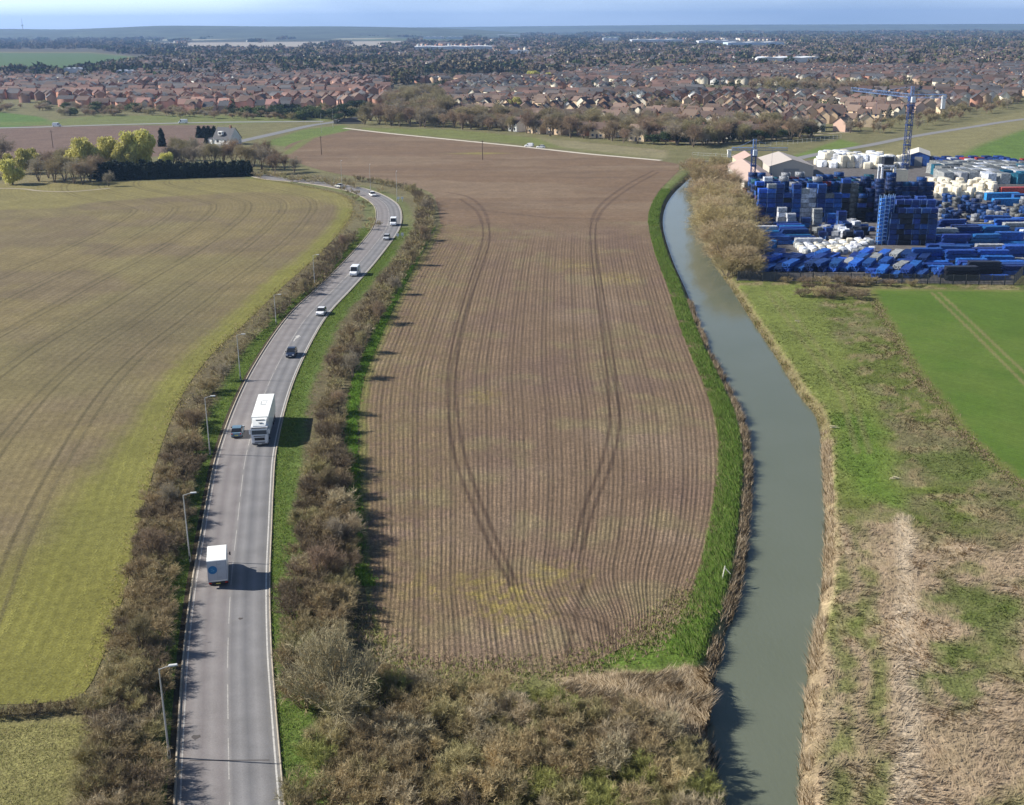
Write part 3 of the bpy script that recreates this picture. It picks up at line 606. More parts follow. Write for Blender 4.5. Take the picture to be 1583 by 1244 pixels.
def merged(items, name, label, cat, mats):
    "items: (verts, faces, material index, x, y, rz, sx, sz) -> ONE object"
    VV = []; FF = []; MI = []; k_ = 0
    for v, f, mi, x, y, rz, sx, sz in items:
        c_, s_ = math.cos(rz), math.sin(rz); VV.append(np.c_[(v[:, 0]*c_-v[:, 1]*s_)*sx+x, (v[:, 0]*s_+v[:, 1]*c_)*sx+y, v[:, 2]*sz]); FF.append(f+k_); MI.append(np.full(len(f), mi)); k_ += len(v)
    me = mesh(name, np.vstack(VV), np.vstack(FF)); [me.materials.append(m_) for m_ in mats]; me.polygons.foreach_set('material_index', np.concatenate(MI).astype(np.int32))
    return tag(obj(name, me), label, cat, None, 'stuff')
def where(y):
    return 'by the nearest lamp' if y < D(48) else 'by the box van' if y < D(80) else 'by the lorry' if y < D(118) else 'by the nearer cars' if y < D(175) else 'at the far road bend'
def build_shrubs():
    SHRUBS.sort(key=lambda q: -q[0]); 
    for d_, pk, x, y, sc, label, group, z, hz, v_, rz in SHRUBS[:300]:
        o = bpy.data.objects.new('bare_shrub', SHR[pk][v_]); COL.objects.link(o); o.location = (x, y, z); o.rotation_euler = (0, 0, rz); o.scale = (sc, sc, hz); tag(o, label, 'shrub', group)
    rest = SHRUBS[300:]; keys = list(SHR); low = []
    for j in range(4):
        lv = grow(900+j, (9, 1.7, .12, .9, .6), [(6, 1.0, .09, .45, .15, .3), (7, .65, .075, .5, .1, .2)]); low.append(join([sticks(lv[0], 1, 1), sticks(lv[1], 1, 2), sticks(lv[2], 1, 3)]))
    if rest: merged([(*low[i % 4], keys.index(q[1]), q[2], q[3], q[10], q[4], q[8]) for i, q in enumerate(rest)], 'hedge_shrubs', 'farthest bare brown shrubs of the hedges along the road', 'shrubs', [PAL[k_] for k_ in keys])
def along(pts, step, widths, fn, seed=1):
    "pts: (px,py,halfwidth m); calls fn(x,y,t) at scattered places along"
    g = np.random.default_rng(seed); P_ = atl([(p[0], p[1]) for p in pts]); W_ = np.array([p[2] for p in pts], float)
    full = crom(np.c_[P_, W_], 6); d_ = np.r_[0, np.cumsum(np.hypot(*np.diff(full[:, :2], axis=0).T))]; s_ = 0
    while s_ < d_[-1]:
        x, y, hw = (np.interp(s_, d_, full[:, k_]) for k_ in range(3)); k2 = max(1, int(round(hw*2/widths)))
        i = min(np.searchsorted(d_, s_), len(full)-2); tx, ty = full[i+1, :2]-full[i, :2]; L = math.hypot(tx, ty)+1e-6; nx, ny = ty/L, -tx/L
        for q in range(k2):
            o_ = hw*(-1+2*(q+.5)/k2) if k2 > 1 else 0; o_ += g.normal(0, .35); jj = g.normal(0, step*.2)
            fn(x+nx*o_+tx/L*jj, y+ny*o_+ty/L*jj, y)
        s_ += step*(1+max(0, y-200)/500)
def far_sc(y): return 1+max(0, y-150)/600
G1 = 'bare shrubs of the hedge between the road and the stubble field'
LH = [(188, 1400, 3.0), (192, 1330, 2.8), (195, 1244, 2.7), (204, 1150, 2.7), (216, 1060, 2.7), (225, 980, 2.6), (234, 900, 2.6), (252, 820, 2.5), (270, 755, 2.2), (288, 695, 2.0), (303, 645, 1.7), (330, 595, 1.4), (367, 548, 1.2), (412, 503, 1.2), (448, 470, 1.6), (486, 434, 2.2), (516, 397, 2.2), (543, 366, 1.8)]
def f1(x, y, t):
    pk = random.choices(['brown', 'purple', 'olive', 'grey'], [5, 4, 1.2, .6])[0]
    if t > D(155): pk = random.choice(['purple', 'purple', 'brown'])
    s_ = random.uniform(.75, 1.15)*(1.0 if t < D(120) else (.75 if t < D(155) else 1.15)); 
    shrub(pk, x, y, s_*1.15, CN[pk]+' bare shrub in the hedge left of the road, '+where(y), G1+', '+CN[pk]+', '+where(y), hz=s_*.85)
along(LH, 2.5, 2.5, f1, 3)
G2 = 'bare shrubs of the hedge between the road and the ploughed field'
RH = [(478, 1085, 1.8), (487, 1020, 2.8), (492, 960, 3.5), (497, 905, 3.8), (500, 855, 3.7), (503, 800, 3.2), (507, 748, 2.7), (508, 690, 1.8), (508, 640, 1.8), (520, 590, 2.0), (546, 535, 2.4), (572, 490, 2.6), (595, 455, 2.6), (618, 420, 2.6), (640, 388, 2.6), (655, 358, 2.6), (658, 330, 2.4), (650, 308, 2.0), (628, 295, 1.6), (590, 286, 1.4), (545, 279, 1.2)]
def f2(x, y, t):
    pk = random.choices(['brown', 'purple', 'olive', 'grey'], [4, 4, 1.6, .5])[0]; s_ = random.uniform(.8, 1.2)*far_sc(t)**.5*(1.08 if t < D(95) else .95)
    shrub(pk, x, y, s_*1.1, CN[pk]+' bare shrub in the hedge right of the road, '+where(y), G2+', '+CN[pk]+', '+where(y), hz=s_)
along(RH, 2.7, 2.7, f2, 5)
# tangled scrub in the foreground
G3 = 'tangled scrub shrubs at the near end of the ploughed field'
scrub = [(440, 1075), (560, 1068), (640, 1068), (860, 1090), (940, 1130), (1060, 1145), (1100, 1240), (1112, 1420), (440, 1420)]
sp = atl(scrub); g = np.random.default_rng(11); pts_ = []
for _ in range(9000):
    x, y = g.uniform(-17, 18), g.uniform(60, 104)
    if inside(np.array(x), np.array(y), sp) and all((x-a)**2+(y-b_)**2 > 2.15**2 for a, b_ in pts_): pts_.append((x, y))
for x, y in pts_:
    n_ = vn(x, y, 5, 3); u = (x+16)/29
    pk = random.choices(['tan', 'olive', 'green', 'brown', 'grey', 'purple'], [2.2, 2.6, .3+2.4*(u > .5)*(n_ > .35), 1.2+1.2*(u < .35), 1.6, .3])[0]
    s_ = random.uniform(.78, 1.2)
    pos = (' nearest the road' if x < -8 else ' nearest the river' if x > 5 else ' in the middle')+(', front rows' if y < 78 else ', back rows')
    shrub(pk, x, y, s_*1.05, CN[pk]+' twiggy bush of the foreground scrub'+pos, G3+', '+CN[pk]+pos, hz=s_*.95)
# shrubs bottom left, ditch hedge, edges
for px_, py_, pk, s_ in ((190, 1075, 'olive', 1.25), (160, 1110, 'olive', 1.1), (175, 1150, 'grey', 1.1), (150, 1190, 'olive', 1.0), (168, 1225, 'brown', 1.0), (140, 1235, 'olive', .9), (165, 1270, 'grey', 1.0), (215, 1060, 'olive', 1.0), (205, 1110, 'olive', .9)):
    x, y = at(px_, py_); shrub(pk, x, y, s_, 'olive brown bush at the foot of the roadside hedge, bottom left', 'bushes at the foot of the left hedge')
for i_ in range(15):
    x, y = at(-30+i_*12.5, 1112-i_*1.3); shrub(random.choice(['purple', 'brown']), x, y, random.uniform(.42, .6), 'low dark bramble shrub along the ditch below the stubble field', 'low shrubs along the ditch')
for i_, (px_, py_) in enumerate([(588, 297), (575, 345), (583, 350), (570, 355), (560, 325), (556, 340), (548, 310), (565, 318), (540, 300), (552, 302), (530, 296)]):
    x, y = at(px_, py_); shrub(random.choice(['brown', 'tan']), x, y, random.uniform(.8, 1.2), 'brown shrub on the grass inside the far road bend', 'shrubs inside the far road bend')
for i_ in range(26):
    px_ = 395+i_*6.2; py_ = 270+i_*.75+random.uniform(-4, 5); x, y = at(px_, py_); shrub(random.choice(['brown', 'olive', 'grey', 'tan']), x, y, random.uniform(1., 1.7), 'scrubby brown shrub beside the road behind the stubble field', 'scrub beside the road behind the stubble field', hz=random.uniform(.8, 1.2))
for px_, py_, s_ in ((1240, 458, 1.1), (1262, 457, 1.3), (1283, 461, 1.2), (1305, 456, 1.1), (1325, 462, 1.3), (1250, 448, 1.), (1290, 449, 1.1), (1335, 455, .9), (1270, 441, 1.3), (1300, 440, 1.4), (1322, 441, 1.3), (1345, 440, 1.2), (1375, 442, 1.), (1245, 439, 1.1), (1215, 437, .9), (1410, 442, .9)):
    x, y = at(px_, py_); shrub(random.choice(['purple', 'brown', 'purple']), x, y, s_, 'dark bramble shrub on the rough grass outside the yard fence', 'brambles outside the yard fence', hz=s_*.62)

# trees: thing > trunk, crown
barkm = mat('tree_bark', (.17, .135, .1), .9, rand=.2)
TREES = {}
def tree_proto(key, seed, h, r, crown_mat, kind='bare', name='bare_tree', tw_=.07, dens=1.0):
    root = thing(name, 'tree', 'tree')
    if kind == 'bare':
        lv = grow(seed, (5, h*.55, .3*h/10, .45*r/h*2, .25), [(6, h*.32, .12*h/10, .4, .22, .35), (6, h*.2, tw_*1.2, .45, .12, .25), (int(6*dens), h*.14, tw_, .5, .08, .2), (3, h*.09, tw_*.8, .5, .05, .3)])
        tv_, tf_ = join([sticks(lv[0], 5, 1, .45), sticks(lv[1], 3, 2, .4)]); cv, cf_ = join([sticks(lv[2], 1, 3), sticks(lv[3], 1, 4), sticks(lv[4], 1, 5)])
    elif kind == 'willow':
        g_ = np.random.default_rng(seed); lv = grow(seed, (5, h*.5, .35, .4*r/h*2, .2), [(6, h*.3, .14, .5, .15, .4)])
        tv_, tf_ = join([sticks(lv[0], 5, 1, .45), sticks(lv[1], 3, 2, .4)])
        c = np.c_[g_.normal(0, r*.38, 13), g_.normal(0, r*.38, 13), g_.uniform(.28, .82, 13)*h]; cv, cf_ = leaves(seed, c, g_.uniform(.3, .5, 13)*r, int(3800*dens), .42, .9)
    elif kind == 'conifer':
        g_ = np.random.default_rng(seed); tv_, tf_ = sticks((np.zeros((1, 3)), np.array([[0, 0, 1.]]), np.array([h*.9]), np.array([.35])), 6)
        n_ = 9; z_ = np.linspace(.1, .92, n_)*h; c = np.c_[g_.normal(0, .15, n_), g_.normal(0, .15, n_), z_]; cv, cf_ = leaves(seed, c, r*(1.05-.75*z_/h), int(2600*dens), .5, .5)
    else:
        g_ = np.random.default_rng(seed); lv = grow(seed, (4, h*.5, .3, .3, .2), [(4, h*.25, .12, .4, .1, .4)]); tv_, tf_ = join([sticks(lv[0], 5, 1), sticks(lv[1], 3, 2)])
        c = np.c_[g_.normal(0, r*.4, 9), g_.normal(0, r*.4, 9), g_.uniform(.35, .8, 9)*h]; cv, cf_ = leaves(seed, c, g_.uniform(.35, .6, 9)*r, int(2600*dens), .45)
    obj('trunk', mesh('trunk', tv_, tf_), barkm, root); obj('crown', mesh('crown', cv, cf_), crown_mat, root)
    TREES[key] = remember(root); return root
tc_ = dict(rough=.9, spec=.08, rand=.18, hue=.012)
tc2 = dict(tc_, trans=.25); cB = mat('bare_crown_brown', (.3, .225, .15), **tc2); cO = mat('bare_crown_olive', (.31, .265, .15), **tc2); cG = mat('bare_crown_grey', (.33, .285, .21), **tc2)
cY = mat('willow_yellow', (.62, .59, .18), .8, rand=.12, trans=.25); cE = mat('evergreen', (.045, .07, .025), .8, rand=.3); cC = mat('conifer_dark', (.02, .035, .018), .8, rand=.2); cH = mat('holly_green', (.1, .13, .04), .8, rand=.25)
tree_proto('b0', 1, 10, 4.5, cB); tree_proto('b1', 2, 10, 4.2, cO); tree_proto('b2', 3, 10, 4.8, cG); tree_proto('b3', 4, 11, 3.6, cO)
tree_proto('w0', 5, 11, 5, cY, 'willow', 'willow_tree'); tree_proto('w1', 6, 11, 4.6, mat('willow_olive', (.5, .46, .15), .8, rand=.12, trans=.2), 'willow', 'willow_tree')
tree_proto('c0', 7, 7, 2.6, cC, 'conifer', 'conifer_tree'); tree_proto('c1', 8, 7, 2.4, cC, 'conifer', 'conifer_tree')
tree_proto('e0', 9, 7, 4, cE, 'leafy', 'evergreen_tree'); tree_proto('e1', 10, 6, 4, cH, 'leafy', 'evergreen_tree')
def clump_proto(key, seed, h, r, cm_):
    root = thing(name='bare_tree', label='tree', cat='tree'); lv = grow(seed, (12, h*.55, .2, .75*r/h*1.4, r*.3), [(6, h*.33, .09, .38, .2, .2), (6, h*.22, .07, .45, .12, .15), (6, h*.14, .055, .5, .1, .2), (3, h*.09, .045, .5, .05, .3)])
    tv_, tf_ = join([sticks(lv[0], 4, 1, .45), sticks(lv[1], 3, 2, .4)]); cv, cf_ = join([sticks(lv[2], 1, 3), sticks(lv[3], 1, 4), sticks(lv[4], 1, 5)])
    obj('trunk', mesh('trunk', tv_, tf_), barkm, root); obj('crown', mesh('crown', cv, cf_), cm_, root); TREES[key] = remember(root)
clump_proto('b4', 61, 10, 4.6, mat('riverside_crown_olive', (.4, .325, .17), **tc2)); clump_proto('b5', 62, 10, 4.4, mat('riverside_crown_tan', (.42, .33, .2), **tc2))
used = set(); ntree = 0
BELT = []
def tree(key, px_, py_, hgt, label, group=None, wide=1.0, xy=None, now=False):
    global ntree; ntree += 1
    x, y = xy if xy else at(px_, py_)
    if key[0] == 'b' and group and not now:
        if 'tree in the belt' in label:
            zz = ('beside the grove' if x/y < -.09 else 'left of the parked vans' if x/y < 0 else 'right of the parked vans' if x/y < .1 else 'at the right end'); ad = {'b0': 'broad brown', 'b1': 'olive', 'b2': 'grey brown', 'b3': 'narrow olive', 'e1': 'green'}[key]; label = ad+' bare tree in the belt behind the track, '+zz; group = 'belt trees, '+ad+', '+zz
        BELT.append((hgt/math.hypot(x, y), key, x, y, hgt, label, group, wide)); return
    base = {'b': 10., 'w': 11., 'c': 7., 'e': 6.5}[key[0]]; s_ = hgt/base
    return place(TREES[key], used, (x, y, 0), random.uniform(0, 6.28), (s_*wide, s_*wide, s_), label, group)
# big bare bush tree at the scrub corner: its own dense crown
root = thing('bare_tree', 'large pale twiggy tree with a rounded crown where the scrub meets the road hedge', 'tree', (*at(522, 1105), 0))
lv = grow(77, (9, 3.6, .2, 1.0, .4), [(7, 2.3, .08, .38, .25, .3), (7, 1.5, .045, .42, .2, .25), (6, .9, .03, .45, .18, .2), (3, .45, .022, .5, .1, .3)])
tv_, tf_ = join([sticks(lv[0], 6, 1, .45), sticks(lv[1], 4, 2, .4)]); cv, cf_ = join([sticks(lv[2], 3, 3), sticks(lv[3], 1, 4), sticks(lv[4], 1, 5)]); root.scale = (1.42, 1.42, 1.3)
obj('trunk', mesh('trunk', tv_, tf_), mat('lichen_bark', (.3, .26, .17), .9), root); obj('crown', mesh('crown', cv, cf_), mat('lichen_twigs', (.37, .32, .19), .9, noise=.2, ns=.8), root)
# bare trees overhanging the right bank of the river
for i_, (px_, py_, h_, wd) in enumerate([(1090, 300, 10, 1.1), (1100, 318, 10, 1.15), (1108, 335, 10.5, 1.1), (1112, 352, 10, 1.2), (1120, 372, 10.5, 1.2), (1127, 392, 10, 1.25), (1133, 412, 9.5, 1.2), (1142, 428, 8, 1.1), (1132, 345, 9, 1.1), (1128, 318, 9, 1.1), (1142, 385, 8, 1.1), (1110, 290, 9, 1.2), (1092, 284, 8, 1.1), (1125, 300, 8, 1.), (1078, 276, 8, 1.), (1146, 408, 7, 1.), (1106, 385, 6.5, 1.2), (1115, 408, 6, 1.2), (1122, 426, 5, 1.2), (1100, 345, 9, 1.2), (1103, 362, 9, 1.2), (1135, 365, 9, 1.2), (1140, 400, 9, 1.2), (1118, 395, 8, 1.2), (1150, 430, 6, 1.1), (1082, 292, 8, 1.1), (1096, 330, 9, 1.1), (1120, 335, 10, 1.2), (1147, 355, 7, 1.1), (1068, 270, 7, 1.1), (1112, 272, 8, 1.1)]):
    tree(('b4', 'b5')[i_ % 2], px_, py_, h_*1.12, ('olive', 'tan brown')[i_ % 2]+' bare tree overhanging the river, '+('nearest the fence' if py_ > 400 else 'midway along the yard' if py_ > 330 else 'beside the sheds'), 'bare riverside trees, '+('olive', 'tan brown')[i_ % 2]+(' near' if py_ > 400 else ' middle' if py_ > 330 else ' far'), wd*1.35)
for i_, (px_, py_, h_) in enumerate([(500, 905, 5.4), (520, 850, 4.8), (508, 770, 5), (525, 640, 4.6), (545, 585, 5.6), (560, 545, 5), (585, 500, 5.4), (612, 455, 5), (640, 410, 5.2), (655, 372, 5), (660, 330, 5.4), (640, 302, 5), (240, 870, 4.8), (262, 790, 4.4), (222, 1010, 4.8), (300, 668, 4.2), (345, 588, 3.8), (470, 455, 4.4), (530, 385, 4.6)]):
    tree(('b0', 'b2', 'b1')[i_ % 3], px_, py_, h_, 'small '+('brown', 'grey brown', 'olive')[i_ % 3]+' tree in the hedge '+('left' if i_ > 11 else 'right')+' of the road, '+where(at(px_, py_)[1]), 'small bare trees in the road hedges, '+('brown', 'grey brown', 'olive')[i_ % 3]+(' left ' if i_ > 11 else ' right ')+where(at(px_, py_)[1]), .95, None, True)
# willows and trees left of the road bend
for px_, py_, h_, k_, lb in ((20, 285, 11, 'w0', 'yellow green willow standing lowest at the left edge of the photo'), (35, 268, 11.5, 'w1', 'yellowish willow behind the brightest left edge willow'), (52, 262, 10, 'w1', 'thin olive willow right of the left edge willows'), (132, 266, 16, 'w1', 'tall round yellow green willow, leftmost of the middle three'),
                             (172, 262, 15.5, 'w1', 'pale yellow green willow in the middle of three tall ones'), (215, 262, 19, 'w0', 'tallest bright yellow green willow above the conifer hedge'), (253, 268, 9.5, 'w0', 'small round bright yellow willow rising behind the conifer hedge'), (195, 264, 13, 'w1', 'narrow olive willow between the two tallest willows')):
    tree(k_, px_, py_, h_, lb)
for px_, py_, h_ in ((-20, 270, 10), (-45, 275, 11), (5, 255, 12), (75, 275, 10), (85, 282, 9), (100, 280, 10), (115, 284, 9), (128, 285, 8), (140, 280, 9), (95, 265, 9), (110, 262, 10), (150, 275, 9), (268, 262, 10), (283, 258, 11), (297, 262, 10), (275, 248, 10), (315, 255, 9), (330, 258, 10), (345, 255, 9), (362, 256, 11), (378, 262, 10), (392, 258, 9), (405, 262, 9), (418, 258, 8), (425, 268, 8), (440, 262, 6), (300, 240, 8), (60, 280, 9), (408, 250, 9), (455, 266, 6)):
    tree(random.choice(['b0', 'b1', 'b2']), px_, py_, h_*1.2, 'bare brown tree '+('left of the middle willows' if px_ < 130 else 'among the middle willows' if px_ < 260 else 'behind the conifer hedge, left half' if px_ < 335 else 'behind the right end of the conifer hedge'), 'bare trees around the willows '+('left' if px_ < 130 else 'among' if px_ < 260 else 'behind' if px_ < 335 else 'right'), 1.25)
tree('b2', 168, 288, 6.5, 'small pale grey round tree in front of the dark conifer hedge')
for i_ in range(34):
    px_ = 150+i_*7.1; py_ = 277-i_*.22+(2 if i_ % 2 else -1); tree('c%d' % (i_ % 2), px_, py_, 7.2+random.uniform(-.6, .8)-.05*i_, 'dark green conifer in the dense row behind the stubble field', 'dark conifers of the dense row', 1.15)
tree('c0', 251, 226, 9.5, 'dark reddish pointed conifer standing alone behind the willows', None, .62)
for i_, px_ in enumerate((308, 316, 323, 331)): tree('c1', px_, 213, 6.5, 'dark conifer beside the white house', 'dark conifers beside the white house')
tree('c0', 320, 222, 4.5, 'low dark conifer in front of the row left of the white house')
# tree belts in the middle distance
def belt(poly, n_, h0, h1, keys, label, group, seed, mind=4.0, wide=1.1):
    g_ = np.random.default_rng(seed); P_ = atl(poly); lo = P_.min(0); hi = P_.max(0); got = []
    for _ in range(n_*60):
        p = g_.uniform(lo, hi)
        if inside(np.array(p[0]), np.array(p[1]), P_) and all((p[0]-a)**2+(p[1]-b_)**2 > mind**2 for a, b_ in got):
            got.append((p[0], p[1])); tree(random.choice(keys), 0, 0, g_.uniform(h0, h1), label, group, wide, (p[0], p[1]))
            if len(got) >= n_: break
BK = ['b0', 'b1', 'b1', 'b2', 'b3']
belt([(560, 193), (640, 197), (760, 203), (860, 211), (1000, 224), (1080, 228), (1250, 216), (1260, 206), (1080, 205), (900, 196), (760, 186), (640, 178), (580, 182)], 230, 8, 14, BK+['b0'], 'bare tree in the belt between the gravel track and the houses', 'bare trees in the belt behind the gravel track', 1, 4.5, 1.35)
belt([(600, 176), (690, 182), (690, 160), (640, 150), (600, 160)], 40, 11, 15, BK, 'bare tree in the grove beside the new red brick estate', 'bare trees beside the red brick estate', 2, 6, 1.4)
belt([(1290, 214), (1430, 198), (1583, 162), (1583, 152), (1440, 180), (1300, 204)], 50, 6, 10, BK, 'bare tree on the grass bank behind the tower crane', 'bare trees on the bank behind the crane', 4, 5)
belt([(1160, 140), (1390, 145), (1390, 138), (1160, 132)], 70, 10, 14, BK, 'bare tree in the strip running through the brown roofed houses', 'bare trees in the strip among the houses', 5, 8, 1.2)
belt([(1000, 176), (1090, 192), (1090, 180), (1010, 165)], 12, 8, 12, BK, 'bare tree in the gap between brown roofed houses', 'bare trees in gaps among the houses', 6, 8)
for px_, py_, h_, lb in ((825, 126, 13, 'bright yellow green willow among the far houses, larger of the two'), (845, 125, 10, 'yellow green willow among the far houses, smaller of the two'), (797, 172, 11, 'pale green willow among the brown roofed houses')): tree('w0' if py_ < 150 else 'w1', px_, py_, h_, lb, None, 1.5 if px_ == 825 else 1.1)
# evergreen bushes and scrub along the bypass
for i_ in range(230):
    px_ = random.uniform(-10, 570); py_ = 169+random.uniform(-9, 9)+px_*.017
    if 0 < px_ < 90 and py_ > 172: continue
    tree(random.choice(['b2', 'b0', 'b1', 'b0', 'b2', 'b1', 'b0', 'e1'] if px_ < 330 else ['e1', 'e0', 'b0', 'b1', 'b0']), px_, py_, random.uniform(4, 7), 'low scrubby tree on the bank below the red brick houses', 'low trees below the red brick houses', 1.9)
for i_ in range(14):
    x = 1010+i_*19; tree('e0', x, 217-(i_/14)**2*14+6, random.uniform(4, 6), 'dark evergreen in the hedge line behind the yard road', 'dark evergreens behind the yard road', 1.3)
build_shrubs()
BELT.sort(key=lambda q: -q[0]); nb = 298
for d_, key, x, y, hgt, label, group, wide in BELT[:nb]: tree(key, 0, 0, hgt, label, group, wide, (x, y), True)
low = []
for j in range(5):
    lv = grow(700+j, (5, .5, .03, .5, .02), [(6, .3, .022, .45, .2, .3), (6, .22, .02, .5, .12, .2), (5, .14, .018, .5, .08, .2)]); low.append(join([sticks(q_, 1, i) for i, q_ in enumerate(lv)]))
if BELT[nb:]: merged([(*low[i % 5], int(q[1][1]) % 3, q[2], q[3], i*1.7, q[4]*q[7], q[4]) for i, q in enumerate(BELT[nb:])], 'woodland', 'farthest bare trees of the belts between the fields and the houses', 'woodland', [cB, cO, cG])
print('shrubs', len(SHRUBS), 'trees', ntree, 'belt', len(BELT))

# grass tufts and reeds: uncountable
def tufts(name, X, Y, col, h, wd, lean, label, cat, k_=3, z=0.0, seed=5):
    g_ = np.random.default_rng(seed); n_ = len(X); X = np.repeat(X, k_)+g_.normal(0, .12, n_*k_); Y = np.repeat(Y, k_)+g_.normal(0, .12, n_*k_); c = np.repeat(col, k_, 0)*g_.uniform(.75, 1.25, (n_*k_, 1))
    hh = np.repeat(h, k_)*g_.uniform(.6, 1.3, n_*k_); a = g_.uniform(0, np.pi, n_*k_); zz = np.repeat(np.broadcast_to(z, (n_,)), k_)
    lx = np.repeat(lean[0], k_)*hh+g_.normal(0, .25, n_*k_)*hh; ly = np.repeat(lean[1], k_)*hh+g_.normal(0, .25, n_*k_)*hh
    ww = wd*g_.uniform(.6, 1.4, n_*k_)
    V = np.stack([np.c_[X-np.cos(a)*ww, Y-np.sin(a)*ww, zz-.03], np.c_[X+np.cos(a)*ww, Y+np.sin(a)*ww, zz-.03], np.c_[X+lx, Y+ly, zz+hh]], 1).reshape(-1, 3)
    e1 = V[1::3]-V[0::3]; e2 = V[2::3]-V[0::3]; fl = (e1[:, 0]*e2[:, 1]-e1[:, 1]*e2[:, 0]) < 0; Fi = np.arange(len(V)).reshape(-1, 3); Fi[fl] = Fi[fl][:, [1, 0, 2]]
    me = mesh(name, V, Fi, np.repeat(c, 3, 0)); me.normals_split_custom_set_from_vertices(np.tile((0., 0., 1.), (len(V), 1)).tolist()); o = obj(name, me, mat('grass_blades', (.2, .2, .1), .85, .1, vcol=True, noise=.15, ns=1.5))
    return tag(o, label, cat, None, 'stuff')
g = np.random.default_rng(21)
# meadow right of the river
n_ = 230000; Xm = g.uniform(12, 140, n_); Ym = 62+260*g.uniform(0, 1, n_)**1.5
d1, _ = dist_poly(Xm, Ym, rr_, True); crp = atl([(r_[0], r_[1]) for r_ in CR]); crop_side, _ = dist_poly(Xm, Ym, crp, True)
ok = (d1 > 1.2) & (Xm < .50*Ym+8) & (Ym < D(190)) & ~inside(Xm, Ym, np.vstack([crp, atl([(2400, 452), (2400, 800)])]))
Xm, Ym = Xm[ok], Ym[ok]; cm = meadow(Xm, Ym); n1 = fbm(Xm, Ym, 9, 1); ph = fbm(Xm, Ym, 5, 61)*12
tanness = cm[:, 0]/np.maximum(cm[:, 1], .01)
h_ = np.where(tanness > 1.1, .42, .2)*g.uniform(.5, 1.3, len(Xm))*(1-.6*sm(D(120), D(180), Ym))
tufts('rough_grass', Xm, Ym, cm*1.05, h_, .05, (np.cos(ph)*.9, np.sin(ph)*.9), 'rough tan and green tussocky grass on the meadow right of the river', 'grass')
# reed fringe on both banks
def fringe(line, side, name, cols, hh, label, y0, y1, seed, off=(.2, 1.4), dens=55, lean=.5, cat='reeds'):
    g_ = np.random.default_rng(seed); p = resample(line, .3); p = p[(p[:, 1] > y0) & (p[:, 1] < y1)]; t_ = tangent(p); i = g_.integers(0, len(p), len(p)*dens//3)
    clump = vn(p[i, 0], p[i, 1], 2.2, 70)+.35*vn(p[i, 0], p[i, 1], .8, 71); keep = g_.uniform(0, 1, len(i)) < (clump-(.3 if cat == 'reeds' else 0))*1.4; i = i[keep]; cl = clump[keep]
    o_ = g_.uniform(off[0], off[1], len(i)); X = p[i, 0]+t_[i, 1]*o_*side; Y = p[i, 1]-t_[i, 0]*o_*side; cc = np.array(cols)[g_.integers(0, len(cols), len(i))]
    z_ = np.where(o_ < 1.6, -1.2+.75*np.maximum(o_, 0), 0)
    tufts(name, X, Y, cc, hh*(.5+.7*cl)*g_.uniform(.6, 1.2, len(i)), .035, (-t_[i, 1]*side*lean, t_[i, 0]*side*lean), label, cat, 3, np.minimum(z_, 0), seed)
TN = [(.42, .33, .22), (.35, .27, .17), (.5, .41, .29), (.26, .19, .11)]; GN = [(.1, .18, .03), (.13, .2, .04), (.075, .14, .02), (.16, .2, .06)]
fringe(rr_, 1, 'bank_reeds', TN, .9, 'dry tan reeds fringing the right bank of the river', 50, D(105), 31, (-.1, 1.0), 34, .3)
fringe(rr_, 1, 'bank_reeds', [(.25, .2, .09), (.3, .24, .13), (.14, .15, .04)], .45, 'low brown sedge fringing the right bank beside the green strip', D(105), D(190), 32, (.0, .9), 26)
fringe(rl, -1, 'bank_reeds', TN+[(.16, .12, .07)], .8, 'dry reeds and mud tufts along the left bank of the river', 50, D(170), 33, (-.3, .9), 50, .3)
fringe(rl, -1, 'bank_grass', GN, .6, 'long bright green grass on the left bank of the river', D(54), D(300), 34, (1.0, 4.4), 110, -.3, 'grass')
# verge grass
p = road[(road[:, 1] > 50) & (road[:, 1] < D(240))]; nn = rn[(road[:, 1] > 50) & (road[:, 1] < D(240))]; i = g.integers(0, len(p), 60000); sd_ = g.choice([-1, 1], len(i)); o_ = np.where(sd_ > 0, RW+.2, RW+.8)+np.abs(g.normal(0, 1.9, len(i)))
cc = np.array([(.11, .175, .028), (.13, .19, .035), (.16, .185, .05), (.09, .145, .025)])[g.integers(0, 4, len(i))]
jx = rt[(road[:, 1] > 50) & (road[:, 1] < D(240))][i]*g.uniform(-.6, .6, (len(i), 1))
tufts('verge_grass', p[i, 0]+nn[i, 0]*sd_*o_+jx[:, 0], p[i, 1]+nn[i, 1]*sd_*o_+jx[:, 1], cc, g.uniform(.06, .2, len(i)), .04, (g.normal(0, .3, len(i)), g.normal(0, .3, len(i))), 'green grass on the verges of the main road', 'grass')
# reed bed at the field corner
pp = atl([(850, 1062), (960, 1045), (1095, 1036), (1098, 1100), (1075, 1150), (960, 1130), (900, 1095)]); X = g.uniform(pp[:, 0].min(), pp[:, 0].max(), 14000); Y = g.uniform(pp[:, 1].min(), pp[:, 1].max(), 14000); ok = inside(X, Y, pp); X, Y = X[ok], Y[ok]; ph = fbm(X, Y, 3, 63)*14
tufts('reed_bed', X, Y, np.array(TN)[g.integers(0, 4, len(X))], g.uniform(.4, 1.1, len(X)), .045, (np.cos(ph)*.8, np.sin(ph)*.5-.3), 'flattened tan reeds at the near corner of the ploughed field', 'reeds')
